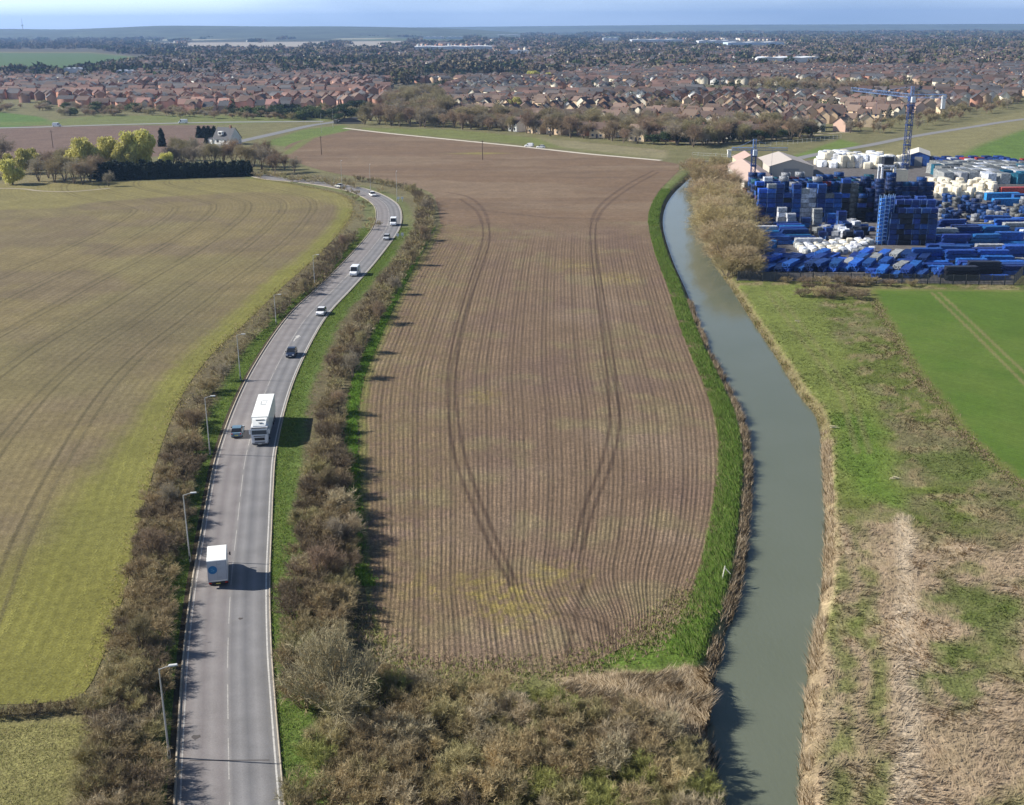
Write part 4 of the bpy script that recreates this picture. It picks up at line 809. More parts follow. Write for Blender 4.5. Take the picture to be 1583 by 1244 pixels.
# green grass in hedge bottoms at the left of the ploughed field and the foreground left paddock
pp = atl([(-60, 1125), (150, 1118), (95, 1250), (95, 1330), (-60, 1330)]); X = g.uniform(pp[:, 0].min(), pp[:, 0].max(), 12000); Y = g.uniform(pp[:, 1].min(), pp[:, 1].max(), 12000); ok = inside(X, Y, pp); X, Y = X[ok], Y[ok]
tufts('paddock_grass', X, Y, np.array([(.22, .2, .075), (.18, .18, .06), (.27, .235, .12)])[g.integers(0, 3, len(X))], g.uniform(.04, .12, len(X)), .04, (g.normal(0, .4, len(X)), g.normal(0, .4, len(X))), 'olive green rough grass in the near left corner', 'grass')
# weeds and ragged growth along the edges of the fields
def edge_weeds(name, line, sd_, n_, cols, label, hh=(.08, .3), seed=9):
    g_ = np.random.default_rng(seed); p = resample(crom(atl(line), 6), .6); i = g_.integers(0, len(p), n_); i = i[vn(p[i, 0], p[i, 1], 3, 91)+.5*vn(p[i, 0], p[i, 1], 1, 92) > g_.uniform(.2, 1.1, len(i))]
    tufts(name, p[i, 0]+g_.normal(0, sd_, len(i)), p[i, 1]+g_.normal(0, sd_*1.5, len(i)), np.array(cols)[g_.integers(0, len(cols), len(i))], g_.uniform(hh[0], hh[1], len(i)), .05, (g_.normal(0, .4, len(i)), g_.normal(0, .4, len(i))), label, 'weeds', 3, .02, seed)
WC = [(.26, .2, .12), (.2, .21, .07), (.32, .25, .16), (.17, .19, .05), (.24, .17, .12)]
edge_weeds('field_weeds', [(556, 940), (566, 975), (590, 1008), (625, 1032), (700, 1040), (800, 1040), (880, 1032), (960, 1003), (1030, 965), (1075, 918)], 1.1, 9000, WC, 'ragged weeds along the near edge of the ploughed field', (.1, .4), 12)
edge_weeds('field_weeds', [(1085, 895), (1100, 850), (1113, 795), (1118, 735), (1116, 680), (1108, 625), (1091, 575), (1069, 520), (1051, 470), (1033, 420), (1013, 345)], .45, 9000, WC, 'ragged weeds along the river side of the ploughed field', (.08, .22), 13)
edge_weeds('field_weeds', LEDGE, .9, 12000, [(.28, .23, .09), (.25, .21, .09), (.3, .24, .14), (.21, .19, .07)], 'ragged weeds along the hedge side of the stubble field', (.08, .3), 14)
edge_weeds('field_weeds', [(1640, 800), (1560, 737), (1500, 682), (1455, 625), (1412, 570), (1378, 512), (1350, 462)], .7, 5000, WC, 'ragged weeds along the edge of the green crop field', (.1, .35), 15)
# bright grass strip between hedge and ploughed field
lp = crom(atl([(572, 905), (553, 870), (549, 820), (546, 760), (544, 690), (546, 630), (556, 580), (578, 530), (600, 480), (625, 430), (650, 385), (668, 350)]), 8); lp = resample(lp, .5); i = g.integers(0, len(lp), 26000); o_ = g.normal(0, .5, len(i))
tufts('strip_grass', lp[i, 0]+o_, lp[i, 1], np.array([(.09, .19, .022), (.12, .2, .03), (.08, .15, .022)])[g.integers(0, 3, len(i))], g.uniform(.15, .4, len(i)), .05, (g.normal(0, .3, len(i)), g.normal(0, .3, len(i))), 'bright green grass strip between the hedge and the ploughed field', 'grass')

# ---------------------------------------------------------------- vehicles
glass = mat('dark_glass', (.02, .022, .025), .12, .6); tyre = mat('tyre', (.02, .02, .02), .9); steel = mat('steel', (.4, .4, .42), .35, metal=.8); blackp = mat('black_plastic', (.03, .03, .032), .6)
lampw = mat('headlight_glass', (.75, .76, .78), .15, .7); lampr = mat('tail_light_red', (.45, .02, .015), .3); plate = mat('plate', (.7, .6, .1), .5); platew = mat('front_plate', (.75, .75, .7), .5)
def paintm(name, c): return mat('paint_'+name, c, .3, .5, noise=.04, ns=2)
def wheel(root, x, y, r_=.32, w_=.22):
    m = MB(); m.tube((x-w_/2, y, r_), (x+w_/2, y, r_), r_, n=14); o = m.build('wheel', tyre, root)
    h = MB(); sx_ = 1 if x > 0 else -1; h.tube((x+sx_*w_/2, y, r_), (x+sx_*(w_/2+.015), y, r_), r_*.6, n=10); h.build('hubcap', steel, o)
def ring(y, hw, z0, z1, b=.12, top=.9):
    return [(-hw*.94, y, z0), (hw*.94, y, z0), (hw, y, z0+.12), (hw, y, (z0+z1)/2+.1), (hw*top, y, z1-b*.35), (hw*top-b, y, z1), (-hw*top+b, y, z1), (-hw*top, y, z1-b*.35), (-hw, y, (z0+z1)/2+.1), (-hw, y, z0+.12)]
def car(label, px_, py_, pm, L=4.4, W=1.8, Hh=1.5, style='hatch', away=False, cat='car', name='car', at_z=0.0, head=None):
    root = thing(name, label, cat); hw = W/2; h = L/2
    van = style == 'van'
    m = MB()
    if van:
        zs = [(-h, .55, 1.2), (-h+.08, .35, 1.7), (-h+.2, .3, Hh-.12), (-h+.5, .28, Hh), (h-1.9, .28, Hh), (h-1.55, .28, Hh-.06), (h-.85, .28, 1.22), (h-.25, .3, 1.05), (h-.03, .38, .85), (h, .45, .7)]
    else:
        zs = [(-h, .45, .72), (-h+.06, .3, .88), (-h+.35, .22, .95), (-h+1.1, .2, .97), (0, .2, .95), (h-1.35, .2, .93), (h-.55, .22, .84), (h-.12, .28, .72), (h, .4, .58)]
    m.loft([ring(y, hw*(1 if abs(y) < h-.4 else .95 if abs(y) < h-.05 else .86), z0, z1, top=.93 if van else .95) for y, z0, z1 in zs]); m.build('body', pm, root)
    if van:
        q = MB(); y0, y1 = h-1.52, h-.88; q.quad((-hw*.8, y0, Hh-.1), (hw*.8, y0, Hh-.1), (hw*.86, y1+.03, 1.3), (-hw*.86, y1+.03, 1.3)); q.build('windscreen', glass, root)
        for sx_ in (-1, 1):
            q = MB(); q.quad((sx_*(hw+.012), h-1.1, 1.15), (sx_*(hw+.012), h-2.0, 1.15), (sx_*(hw*.97+.012), h-2.0, Hh-.35), (sx_*(hw*.97+.012), h-1.6, Hh-.35)); q.build('side_window', glass, root)
        q = MB(); q.quad((-hw*.7, -h-.01+.1, 1.35), (-hw*.05, -h-.01+.1, 1.35), (-hw*.05, -h+.16, Hh-.35), (-hw*.7, -h+.16, Hh-.35)); q.build('rear_window', glass, root)
    else:
        cb = MB(); z = Hh
        st = [(-h+.25, .9, .93, .9), (-h+.75, z-.08, .82, .9), (-h+1.3, z-.01, .78, .9), (0, z-.01, .78, .9), (h-1.9, z-.06, .8, .9), (h-1.15, .92, .92, .9)] if style != 'saloon' else [(-h+.7, .92, .93, .9), (-h+1.25, z-.08, .8, .9), (-h+1.7, z-.01, .78, .9), (0, z-.01, .78, .9), (h-1.9, z-.06, .8, .9), (h-1.1, .92, .92, .9)]
        cb.loft([[(-hw*.93, y, zb), (hw*.93, y, zb), (hw*wd_, y, zt), (-hw*wd_, y, zt)] for y, zt, wd_, zb in st]); cb.build('windows', glass, root)
        rf = MB(); i0, i1 = 1, 4
        rr = st[i0:i1+1]; rf.loft([[(-hw*.79, y+(.08 if k_ == 0 else -.08 if k_ == 3 else 0), zt), (hw*.79, y+(.08 if k_ == 0 else -.08 if k_ == 3 else 0), zt), (hw*.72, y+(.1 if k_ == 0 else -.1 if k_ == 3 else 0), zt+.035), (-hw*.72, y+(.1 if k_ == 0 else -.1 if k_ == 3 else 0), zt+.035)] for k_, (y, zt, _, _) in enumerate(rr)]); rf.build('roof', pm, root)
        for sx_ in (-1, 1):
            for yy in (-.05,):
                p_ = MB(); p_.box((sx_*hw*.87, yy, (.9+z)/2-.02), (.06, .09, z-.95), 0, .9); p_.build('door_pillar', pm, root)
    for sx_ in (-1, 1):
        wheel(root, sx_*(hw-.1), h-.85); wheel(root, sx_*(hw-.1), -h+.8)
        q = MB(); q.box((sx_*(hw-.3), h-.06, .68 if not van else .85), (.34, .1, .16)); q.build('headlight', lampw, root)
        q = MB(); q.box((sx_*(hw-.2), -h+.03, .78 if not van else 1.1), (.2, .08, .2 if not van else .45)); q.build('tail_light', lampr, root)
        q = MB(); q.box((sx_*(hw+.1), h-1.45 if not van else h-1.25, 1.02 if not van else 1.35), (.2, .1, .14 if not van else .26)); q.build('mirror', blackp, root)
    q = MB(); q.box((0, -h-.01, .55), (.52, .03, .12)); q.build('rear_plate', plate, root); q = MB(); q.box((0, h+.005, .42), (.52, .03, .12)); q.build('front_plate', platew, root)
    if not van:
        q = MB(); q.box((0, h-.01, .5), (W*.5, .05, .12)); q.build('grille', blackp, root)
    if head is None:
        x, y = at(px_, py_); i_ = int(np.argmin(np.hypot(road[:, 0]-x, road[:, 1]-y))); a = math.atan2(rt[i_, 1], rt[i_, 0]); head = a-math.pi/2+(0 if away else math.pi)
    else: x, y = at(px_, py_)
    root.location = (x, y, .085 if at_z == 0 else at_z); root.rotation_euler = (0, 0, head); return root
car('blue grey hatchback driving away on the left lane beside the lorry', 368, 672, paintm('slate_blue', (.12, .2, .27)), 4.0, 1.72, 1.48, away=True)
car('dark navy car driving towards the camera just past the white arrow', 451, 550, paintm('navy', (.02, .03, .06)), 4.3, 1.78, 1.5)
car('white car driving towards the camera, nearest white one to the arrow', 497, 486, paintm('white', (.75, .75, .75)), 4.3, 1.8, 1.5)
car('white panel van driving towards the camera, nearer of the two vans', 549, 425, paintm('van_white', (.8, .81, .83)), 5.2, 2.0, 2.35, 'van', name='panel_van', cat='van')
car('silver grey car following between the two white vans', 598, 370, paintm('silver', (.5, .52, .54)), 4.3, 1.78, 1.48)
car('white panel van at the start of the far bend, farther of the two vans', 608.5, 348, paintm('van_white', (.8, .81, .83)), 5.0, 2.0, 2.4, 'van', name='panel_van', cat='van')
car('white car crossing the top of the far road bend', 576, 303, paintm('white', (.75, .75, .75)), 4.6, 1.85, 1.6)
car('pale car at the far end of the road where it leaves the hedge', 524, 289.5, paintm('cream', (.6, .6, .55)), 4.3, 1.8, 1.5, away=True)
car('white van on the bypass road at the left edge of the brown field', 88, 195.5, paintm('van_white', (.8, .81, .83)), 5.4, 2.0, 2.4, 'van', name='panel_van', cat='van', head=-1.5)
car('white van on the bypass road above the bare trees', 283, 190.5, paintm('van_white', (.8, .81, .83)), 6, 2.1, 2.6, 'van', name='panel_van', cat='van', head=1.6)
for px_, py_, lb in ((818, 227, 'white van parked on the grass beside the gravel track, left one of two'), (836, 228.5, 'white low car parked on the grass beside the gravel track, right one of two')):
    car(lb, px_, py_, paintm('van_white', (.8, .81, .83)), 4.6, 1.9, 2.0 if 'van' in lb else 1.5, 'van' if 'van' in lb else 'hatch', name='panel_van' if 'van' in lb else 'car', cat='van' if 'van' in lb else 'car', head=1.3, at_z=.01)
# box van, seen from behind
root = thing('box_van', 'white box van with a round blue emblem on its shaded grey rear door, nearest vehicle', 'van')
bw, bh = 2.16, 3.35; wp = paintm('box_white', (.82, .82, .78)); rg = mat('rear_shaded_grey', (.42, .45, .5), .5)  # rear grey has the shade of the side facing away from the sun
m = MB(); m.box((0, 2.0, (bh+.75)/2), (bw, 4.0, bh-.75)); m.build('box_body', wp, root)
m = MB(); m.box((0, 2.0, bh+.015), (bw-.08, 3.92, .03)); m.build('roof', mat('roof_white', (.86, .86, .8), .5, noise=.05, ns=1.2), root)
d_ = MB(); d_.box((0, -.02, (bh+.85)/2), (bw-.16, .04, bh-1.05)); door = d_.build('rear_door', rg, root)
m = MB(); m.tube((-.5, -.042, 2.25), (-.5, -.062, 2.25), .5, n=28); em = m.build('emblem', mat('emblem_blue', (.02, .16, .36), .5), door)
m = MB()
for a, b_ in (((-.74, 2.12), (-.26, 2.16)), ((-.72, 2.3), (-.4, 2.44)), ((-.5, 2.02), (-.3, 2.36))): m.box(((a[0]+b_[0])/2, -.068, (a[1]+b_[1])/2), (abs(b_[0]-a[0])*.8, .01, .05), 0)
m.build('emblem_lines', mat('emblem_pale', (.12, .35, .55), .5), em)
m = MB(); [m.box((x_, -.05, (bh+.85)/2), (.03, .02, bh-1.1)) for x_ in (-.02, .98)]; [m.box((.25, -.055, z_), (.4, .02, .03)) for z_ in (1.3, 2.3, 2.9)]; m.build('door_bars', mat('bar_grey', (.3, .32, .36), .5), door)
m = MB(); [m.box((sx_*(bw/2-.04), -.03, (bh+.75)/2), (.08, .07, bh-.75)) for sx_ in (-1, 1)]; m.box((0, -.03, bh-.05), (bw-.16, .07, .1)); m.build('rear_frame', rg, root)
m = MB(); m.box((0, .05, .62), (bw-.1, .3, .2)); m.build('bumper', blackp, root)
for sx_ in (-1, 1):
    m = MB(); m.box((sx_*.88, -.12, .66), (.3, .05, .12)); m.build('tail_light', lampr, root); wheel(root, sx_*.88, .95, .36, .3); wheel(root, sx_*.85, 5.1, .36, .24)
    m = MB(); m.box((sx_*1.3, 5.0, 1.75), (.16, .12, .4)); m.box((sx_*1.12, 5.0, 1.7), (.3, .04, .04)); m.build('mirror', blackp, root)
m = MB(); m.loft([[(-.95, y, z0), (.95, y, z0), (.92, y, z1), (-.92, y, z1)] for y, z0, z1 in ((4.0, .45, 2.2), (4.6, .4, 2.25), (5.2, .4, 1.55), (5.85, .45, 1.2), (6.0, .5, .9))]); m.build('cab', wp, root)
m = MB(); m.quad((-.84, 4.68, 2.21), (.84, 4.68, 2.21), (.86, 5.17, 1.64), (-.86, 5.17, 1.64)); m.build('windscreen', glass, root)
m = MB(); m.box((0, 2.9, .55), (.9, 5.4, .2)); m.build('chassis', blackp, root)
m = MB(); m.box((0, -.13, .58), (.5, .02, .11)); m.build('rear_plate', plate, root)
x, y = at(338.5, 909); i_ = int(np.argmin(np.hypot(road[:, 0]-x, road[:, 1]-y))); root.location = (x, y, .085); root.rotation_euler = (0, 0, math.atan2(rt[i_, 1], rt[i_, 0])-math.pi/2+R(1.5))
# lorry coming towards the camera
root = thing('lorry', 'large white lorry with a tall box body coming towards the camera', 'lorry')
W = 2.55; m = MB(); m.box((0, -7.3, 2.5), (W, 11.4, 2.8)); m.build('box_body', wp, root)
m = MB(); m.box((0, -7.3, 3.915), (W-.08, 11.3, .03)); rf = m.build('roof', mat('roof_white', (.86, .86, .8)), root)
m = MB()
for dx, dy, sx_, sy_ in ((-.1, -9.6, .9, .3), (.4, -8.6, .2, 1.3), (.0, -7.6, .9, .5), (-.35, -8.7, .14, .7)): m.box((dx, dy, 3.935), (sx_, sy_, .012))
m.build('roof_marks', mat('roof_mark_grey', (.45, .46, .46), .7), rf)
c = MB(); c.loft([[(-hw_, y, z0), (hw_, y, z0), (hw_*.99, y, z1), (-hw_*.99, y, z1)] for y, hw_, z0, z1 in ((-1.45, 1.22, .9, 3.0), (.1, 1.24, .55, 3.0), (.35, 1.24, .5, 2.85), (.62, 1.22, .45, 1.7), (.66, 1.2, .4, .9))]); cabo = c.build('cab', paintm('cab_white', (.7, .71, .73)), root)
m = MB(); m.loft([[(-hw_, y, 3.0), (hw_, y, 3.0), (hw_*.93, y, z1), (-hw_*.93, y, z1)] for y, hw_, z1 in ((-1.4, 1.2, 3.85), (-.9, 1.15, 3.75), (-.1, 1.05, 3.25), (.15, 1.0, 3.06))]); m.build('wind_deflector', wp, root)
m = MB(); m.box((-.1, -.75, 3.7), (1.3, .16, .05)); m.box((-.2, -.2, 3.42), (.6, .14, .05)); m.build('deflector_slots', blackp, root)
m = MB(); m.quad((-1.1, .37, 2.72), (1.1, .37, 2.72), (1.12, .61, 1.85), (-1.12, .61, 1.85)); m.build('windscreen', glass, root)
m = MB(); m.box((0, .45, 2.85), (2.2, .35, .06)); m.build('sun_visor', blackp, root)
m = MB(); m.box((0, .68, 1.15), (1.5, .04, .42)); m.box((0, .67, 1.6), (1.7, .04, .1)); m.build('grille', blackp, root)
m = MB(); m.box((0, .68, .55), (2.35, .12, .34)); m.build('bumper', mat('bumper_grey', (.25, .25, .26), .6), root)
for sx_ in (-1, 1):
    m = MB(); m.box((sx_*.95, .76, .66), (.36, .05, .18)); m.build('headlight', lampw, root)
    m = MB(); m.box((sx_*1.42, .35, 2.25), (.22, .1, .75)); m.box((sx_*1.3, .35, 2.6), (.25, .05, .05)); m.build('mirror', paintm('cab_white', (.7, .71, .73)), root)
    m = MB(); m.quad((sx_*1.242, .2, 1.75), (sx_*1.242, -.9, 1.75), (sx_*1.238, -.9, 2.65), (sx_*1.238, .1, 2.65)); m.build('side_window', glass, root)
    m = MB(); m.box((sx_*1.18, -5.6, .75), (.04, 4.4, .55)); m.build('side_guard', steel, root)
    for yy in (-.35, -2.4, -9.2, -10.5, -11.8): wheel(root, sx_*1.05, yy, .5, .32)
m = MB(); m.box((0, -6.4, .85), (1.0, 12.2, .3)); m.build('chassis', blackp, root); m = MB(); m.box((0, .76, .42), (.52, .02, .12)); m.build('front_plate', platew, root)
x, y = at(403, 688); i_ = int(np.argmin(np.hypot(road[:, 0]-x, road[:, 1]-y))); root.location = (x, y, .085); root.rotation_euler = (0, 0, math.atan2(rt[i_, 1], rt[i_, 0])+math.pi/2-.02)

# ---------------------------------------------------------------- street lamps, posts and poles
lampm = mat('lamp_grey_steel', (.42, .42, .4), .5, metal=.2); woodp = mat('pole_wood', (.14, .1, .07), .9)
lp_ = [((262, 1172), (250, 1030), 'nearest'), ((294, 868), (285, 762), 'second nearest'), ((325, 703), (319, 612), 'third'), ((372, 588), (369, 516), 'fourth'), ((427, 501), (425, 455), 'fifth'), ((487, 446), (486, 393), 'sixth')]
pr = thing('street_lamp', 'lamp', 'street lamp', group='street lamps along the left side of the road')
m = MB(); m.tube((0, 0, 0), (0, 0, 1.5), .14, .11, 8); m.tube((0, 0, 1.5), (0, 0, 10.6), .09, .055, 8); m.build('column', lampm, pr)
m = MB(); m.tube((0, 0, 10.55), (.9, 0, 10.85), .045, .04, 6); m.build('arm', lampm, pr); m = MB(); m.box((1.15, 0, 10.86), (.75, .3, .12), 0, .9, .8); hd = m.build('lamp_head', mat('lamp_head', (.6, .6, .58), .4), pr)
m = MB(); m.box((1.2, 0, 10.785), (.45, .2, .03)); m.build('lens', lampw, hd); m = MB(); m.box((0, -.12, .7), (.14, .03, .5)); m.build('service_door', blackp, pr); remember(pr)
ul = set()
for (bp_, tp_, nm) in lp_:
    x, y = at(*bp_); hz = height_at(tp_[0], tp_[1], x, y); i_ = int(np.argmin(np.hypot(road[:, 0]-x, road[:, 1]-y)))
    place(pr, ul, (x, y, 0), math.atan2(rn[i_, 1], rn[i_, 0]), (1, 1, min(1.15, max(.6, hz/10.9))), 'tall grey street lamp in the left hedge, '+nm+' from the camera')
far_l = [((573, 299), 'in the hedge above the far bend'), ((529, 292), 'beside the farthest visible end of the road'), ((614, 312), 'on the outer verge of the far bend'), ((497, 205), 'beside the link road, left of two'), ((515, 197), 'beside the link road, right of two')]
for bp_, nm in far_l: x, y = at(*bp_); dup(pr, (x, y, 0), 1.5, 1, 'thin grey street lamp '+nm, 'street lamps on the far roads')
pp_ = thing('electricity_pole', 'wooden pole', 'pole'); m = MB(); m.tube((0, 0, 0), (0, 0, 9), .22, .16, 7); m.build('pole_shaft', woodp, pp_); m = MB(); m.box((0, 0, 8.5), (1.8, .14, .14)); m.build('crossarm', woodp, pp_)
m = MB(); [m.tube((x_, 0, 8.55), (x_, 0, 8.85), .08, n=6) for x_ in (-.8, 0, .8)]; m.build('insulators', mat('insulator', (.3, .28, .25), .4), pp_); remember(pp_); up_ = set()
for bp_, nm in (((746, 247), 'standing in the yellow weeds of the far ploughed field'), ((497, 239), 'at the left side of the far ploughed field'), ((82, 228), 'in the brown field behind the left willows')):
    x, y = at(*bp_); place(pp_, up_, (x, y, 0), .4, 1, 'dark wooden electricity pole '+nm)
mk = thing('marker_post', 'post', 'marker post'); m = MB(); m.box((0, 0, .55), (.12, .12, 1.1)); m.build('post', mat('post_white', (.75, .75, .75), .6), mk); m = MB(); m.box((0, -.07, 1.05), (.75, .04, .75)); m.build('sign_plate', mat('sign_white', (.8, .8, .8), .5), mk); remember(mk); um = set()
for bp_, nm in (((616, 311), 'left one of the farther pair'), ((622, 311), 'right one of the farther pair'), ((615, 369), 'left one of the nearer pair'), ((622, 368), 'right one of the nearer pair')):
    x, y = at(*bp_); place(mk, um, (x, y, 0), 0, 1.15, 'small white verge sign at the far bend, '+nm, 'white marker signs on the verge')
# broken white post leaning on the river bank
x, y = at(1116, 896); rt_ = thing('broken_post', 'broken pale wooden post leaning on the grassy left river bank', 'post', (x, y, 0)); pw = mat('pale_wood', (.6, .57, .48), .8)
m = MB(); m.tube((0, 0, -.1), (.45, .9, 1.3), .07, .06, 6); m.build('leaning_stake', pw, rt_); m = MB(); m.tube((.35, .8, 1.2), (1.05, .45, .5), .06, .04, 6); m.build('cross_rail', pw, rt_)
for px_, py_ in ((1230, 498), (1283, 662), (1378, 741)):
    x, y = at(px_, py_); g_ = np.random.default_rng(px_); m = MB(); [m.tube((g_.normal(0, .3), g_.normal(0, .12), .05+.12*k_), (g_.normal(0, .3)+.9, g_.normal(0, .12), .1+.1*k_), .07, .03, 5) for k_ in range(4)]
    o = m.build('driftwood', mat('dry_wood', (.6, .52, .34), .9), None); o.location = (x, y, 0); tag(o, {1230: 'pale dry branch lying on the green strip near the yard', 1283: 'pale dry branch at the edge of the right bank', 1378: 'pale dry branch at the lower end of the green strip'}[px_], 'branch')
# radio mast on the horizon
x, y = at(37, 58); D_ = math.hypot(x, y); rt_ = thing('radio_mast', 'tall thin radio mast on the horizon at the left', 'mast', (x, y, 0)); hm = 72*D_/5000
m = MB(); m.tube((0, 0, 0), (0, 0, hm), hm*.018, hm*.008, 4); m.build('mast_shaft', mat('mast_grey', (.2, .2, .22), .8), rt_); m = MB(); m.box((0, 0, hm*.62), (hm*.09, hm*.05, hm*.05)); m.build('antenna', mat('mast_grey', (.2, .2, .22)), rt_)

# ---------------------------------------------------------------- houses: new red brick estate (left) and brown roofed estate (right)
hm_ = dict(rough=.85, rand=.12, hue=.008)
WALL = {'red': mat('brick_red', (.54, .31, .24), **hm_), 'pink': mat('brick_pink', (.68, .46, .36), **hm_), 'buff': mat('brick_buff', (.75, .57, .38), **hm_), 'brown': mat('brick_brown', (.36, .22, .15), **hm_), 'render': mat('render_cream', (.88, .8, .64), **hm_), 'white': mat('render_white', (.78, .77, .73), **hm_)}
hr_ = dict(hm_, rand=.28); ROOF = {'red': mat('tile_red', (.36, .21, .17), **hr_), 'brown': mat('tile_brown', (.17, .12, .092), **hr_), 'grey': mat('slate', (.085, .085, .09), **hr_), 'dark': mat('tile_dark_brown', (.095, .068, .056), **hr_)}
winm = mat('window_pane', (.05, .055, .065), .2, .6); framew = mat('window_frame', (.7, .7, .68), .5); doorm = mat('house_door', (.12, .1, .1), .5); soff = mat('chimney_brick', (.25, .13, .09))
HP = {}
def house_proto(key, wall, roof, W_, D_, h, rh, wing=False, lod=2):
    root = thing('house', 'house', 'house'); m = MB(); x, y = W_/2, D_/2
    m.add([(-x, -y, 0), (x, -y, 0), (x, y, 0), (-x, y, 0), (-x, -y, h), (x, -y, h), (x, y, h), (-x, y, h), (-x, 0, h+rh), (x, 0, h+rh)], [(0, 1, 5, 4), (2, 3, 7, 6), (3, 0, 4, 8, 7), (1, 2, 6, 9, 5)])
    if wing: m.add([(.2, -y-2.2, 0), (x-.3, -y-2.2, 0), (x-.3, -y, 0), (.2, -y, 0), (.2, -y-2.2, h), (x-.3, -y-2.2, h), (x-.3, -y, h), (.2, -y, h), (x/2, -y-2.2, h+rh*.6), (x/2, -y, h+rh*.6)], [(0, 1, 5, 8, 4), (1, 2, 6, 5), (3, 0, 4, 7)])
    m.build('wall', WALL[wall], root); e = .4; r_ = MB(); t_ = .2; s_ = rh/y
    for sg in (-1, 1):
        a = (-x-e, sg*(y+e), h-e*s_+t_*.6); b_ = (x+e, sg*(y+e), h-e*s_+t_*.6); c_ = (x+e, 0, h+rh+t_); d_ = (-x-e, 0, h+rh+t_); r_.add([a, b_, c_, d_, (a[0], a[1], a[2]-t_), (b_[0], b_[1], b_[2]-t_), (c_[0], 0, c_[2]-t_), (d_[0], 0, d_[2]-t_)], [(0, 1, 2, 3), (4, 5, 6, 7), (0, 1, 5, 4), (1, 2, 6, 5), (3, 0, 4, 7)])
    if wing:
        mx = x/2+(.2-.3)/2+.1
        for a_, b_ in ((.2-e, x/2), (x-.3+e, x/2)): r_.add([(a_, -y-2.2-e, h-.1), (b_, -y-2.2-e, h+rh*.6+.15), (b_, -y*.35, h+rh*.6+.15), (a_, -y*.9, h-.1+.2)], [(0, 1, 2, 3)])
    rf = r_.build('roof', ROOF[roof], root); m = MB(); m.box((x*.6, y*.15, h+rh+.2), (.7, .9, 1.6)); m.build('chimney', soff, rf)
    if lod == 2:
        for sy_ in (-1, 1):
            yy = sy_*(y+.03)
            for z_ in (1.5, 4.0):
                for x_ in (-x*.55, x*.5) if not (wing and sy_ < 0) else (-x*.55,):
                    f = MB(); f.box((x_, yy, z_), (1.5, .08, 1.3)); fo = f.build('window', framew, root); p_ = MB(); p_.box((x_, yy+sy_*.05, z_), (1.26, .03, 1.06)); p_.build('pane', winm, fo)
        m = MB(); m.box((0, -y-.03, 1.05), (1., .08, 2.1)); m.build('door', doorm, root)
    HP[key] = remember(root); return root
for k_, (a, b_, W_, D_, h, rh, wg) in {'L0': ('red', 'red', 9, 8.5, 6, 3.2, 0), 'L1': ('pink', 'red', 8, 8, 6, 3, 1), 'L2': ('red', 'brown', 10, 8.5, 7.4, 3.2, 1), 'L3': ('pink', 'grey', 8, 9, 5.6, 3.4, 0), 'L4': ('buff', 'red', 9, 8, 6.2, 3, 1),
                                  'R0': ('buff', 'brown', 9, 7.5, 5, 3, 0), 'R1': ('brown', 'dark', 10, 7.5, 5, 3.1, 1), 'R2': ('render', 'brown', 8, 7, 5, 2.8, 1), 'R3': ('buff', 'dark', 12, 7.5, 5, 3, 0), 'R4': ('pink', 'brown', 8, 7.5, 5, 2.8, 0), 'R5': ('white', 'dark', 8, 7, 4.8, 2.8, 0)}.items():
    for lod in (2, 1): house_proto(k_+str(lod), a, b_, W_, D_, h, rh, wg, lod)
HD = []
def estate(poly, keys, sp, seed, ang0, side, front=False):
    g_ = np.random.default_rng(seed); P_ = atl(poly); lo, hi = P_.min(0), P_.max(0); y = lo[1]; r_ = 0
    while y < hi[1]:
        x = lo[0]+g_.uniform(0, sp)
        while x < hi[0]:
            xx = x+g_.normal(0, sp*.14); yy = y+g_.normal(0, sp*.22)+10*math.sin(x/60+r_); 
            if inside(np.array(xx), np.array(yy), P_) and vn(xx, yy, 45, 13) > .16:
                blk = vn(np.floor(xx/70), np.floor(yy/60), 1, 33); a = ang0+(math.pi/2 if blk > .42 else 0)+g_.normal(0, .12)+(blk-.5)*.9; HD.append((math.hypot(xx, yy), keys[g_.integers(0, len(keys))], xx, yy, a, side, g_.uniform(.88, 1.12)))
            x += sp
        y += sp*1.35; r_ += 1
estate([(-500, 154), (0, 154), (70, 162), (170, 170), (290, 175), (420, 175), (560, 170), (605, 158), (590, 128), (470, 112), (360, 112), (250, 124), (150, 128), (0, 132), (-500, 134)], ['L0', 'L1', 'L2', 'L3', 'L4', 'L0', 'L1', 'L2', 'L3'], 15.5, 5, .1, 'L')
estate([(640, 172), (700, 188), (800, 203), (1000, 220), (1200, 212), (1290, 206), (1400, 184), (1583, 157), (2000, 118), (2000, 104), (1583, 112), (1300, 108), (900, 118), (760, 122), (640, 150)], ['R0', 'R1', 'R2', 'R3', 'R4', 'R0', 'R1', 'R5', 'R3', 'R2', 'R0'], 15, 6, -.4, 'R')
HD = [h for h in HD if abs(h[2]) < .50*h[3]+8 and not (h[5] == 'R' and at(1160, 145)[1]-25 < h[3] < at(1160, 132)[1]+10 and h[2] > 180 and h[2] < 420)]
HD.sort(key=lambda q: q[0]); uh = set()
KD = {'L0': 'red brick house with a red roof', 'L1': 'pinkish brick house with a gabled wing', 'L2': 'tall red brick house with a brown roof', 'L3': 'pinkish brick house with a grey roof', 'L4': 'buff brick house with a red roof',
      'R0': 'buff brick house with a brown roof', 'R1': 'brown brick house with a dark roof', 'R2': 'cream rendered house with a brown roof', 'R3': 'long buff house with a dark roof', 'R4': 'pinkish brick house with a brown roof', 'R5': 'white rendered house with a dark roof'}
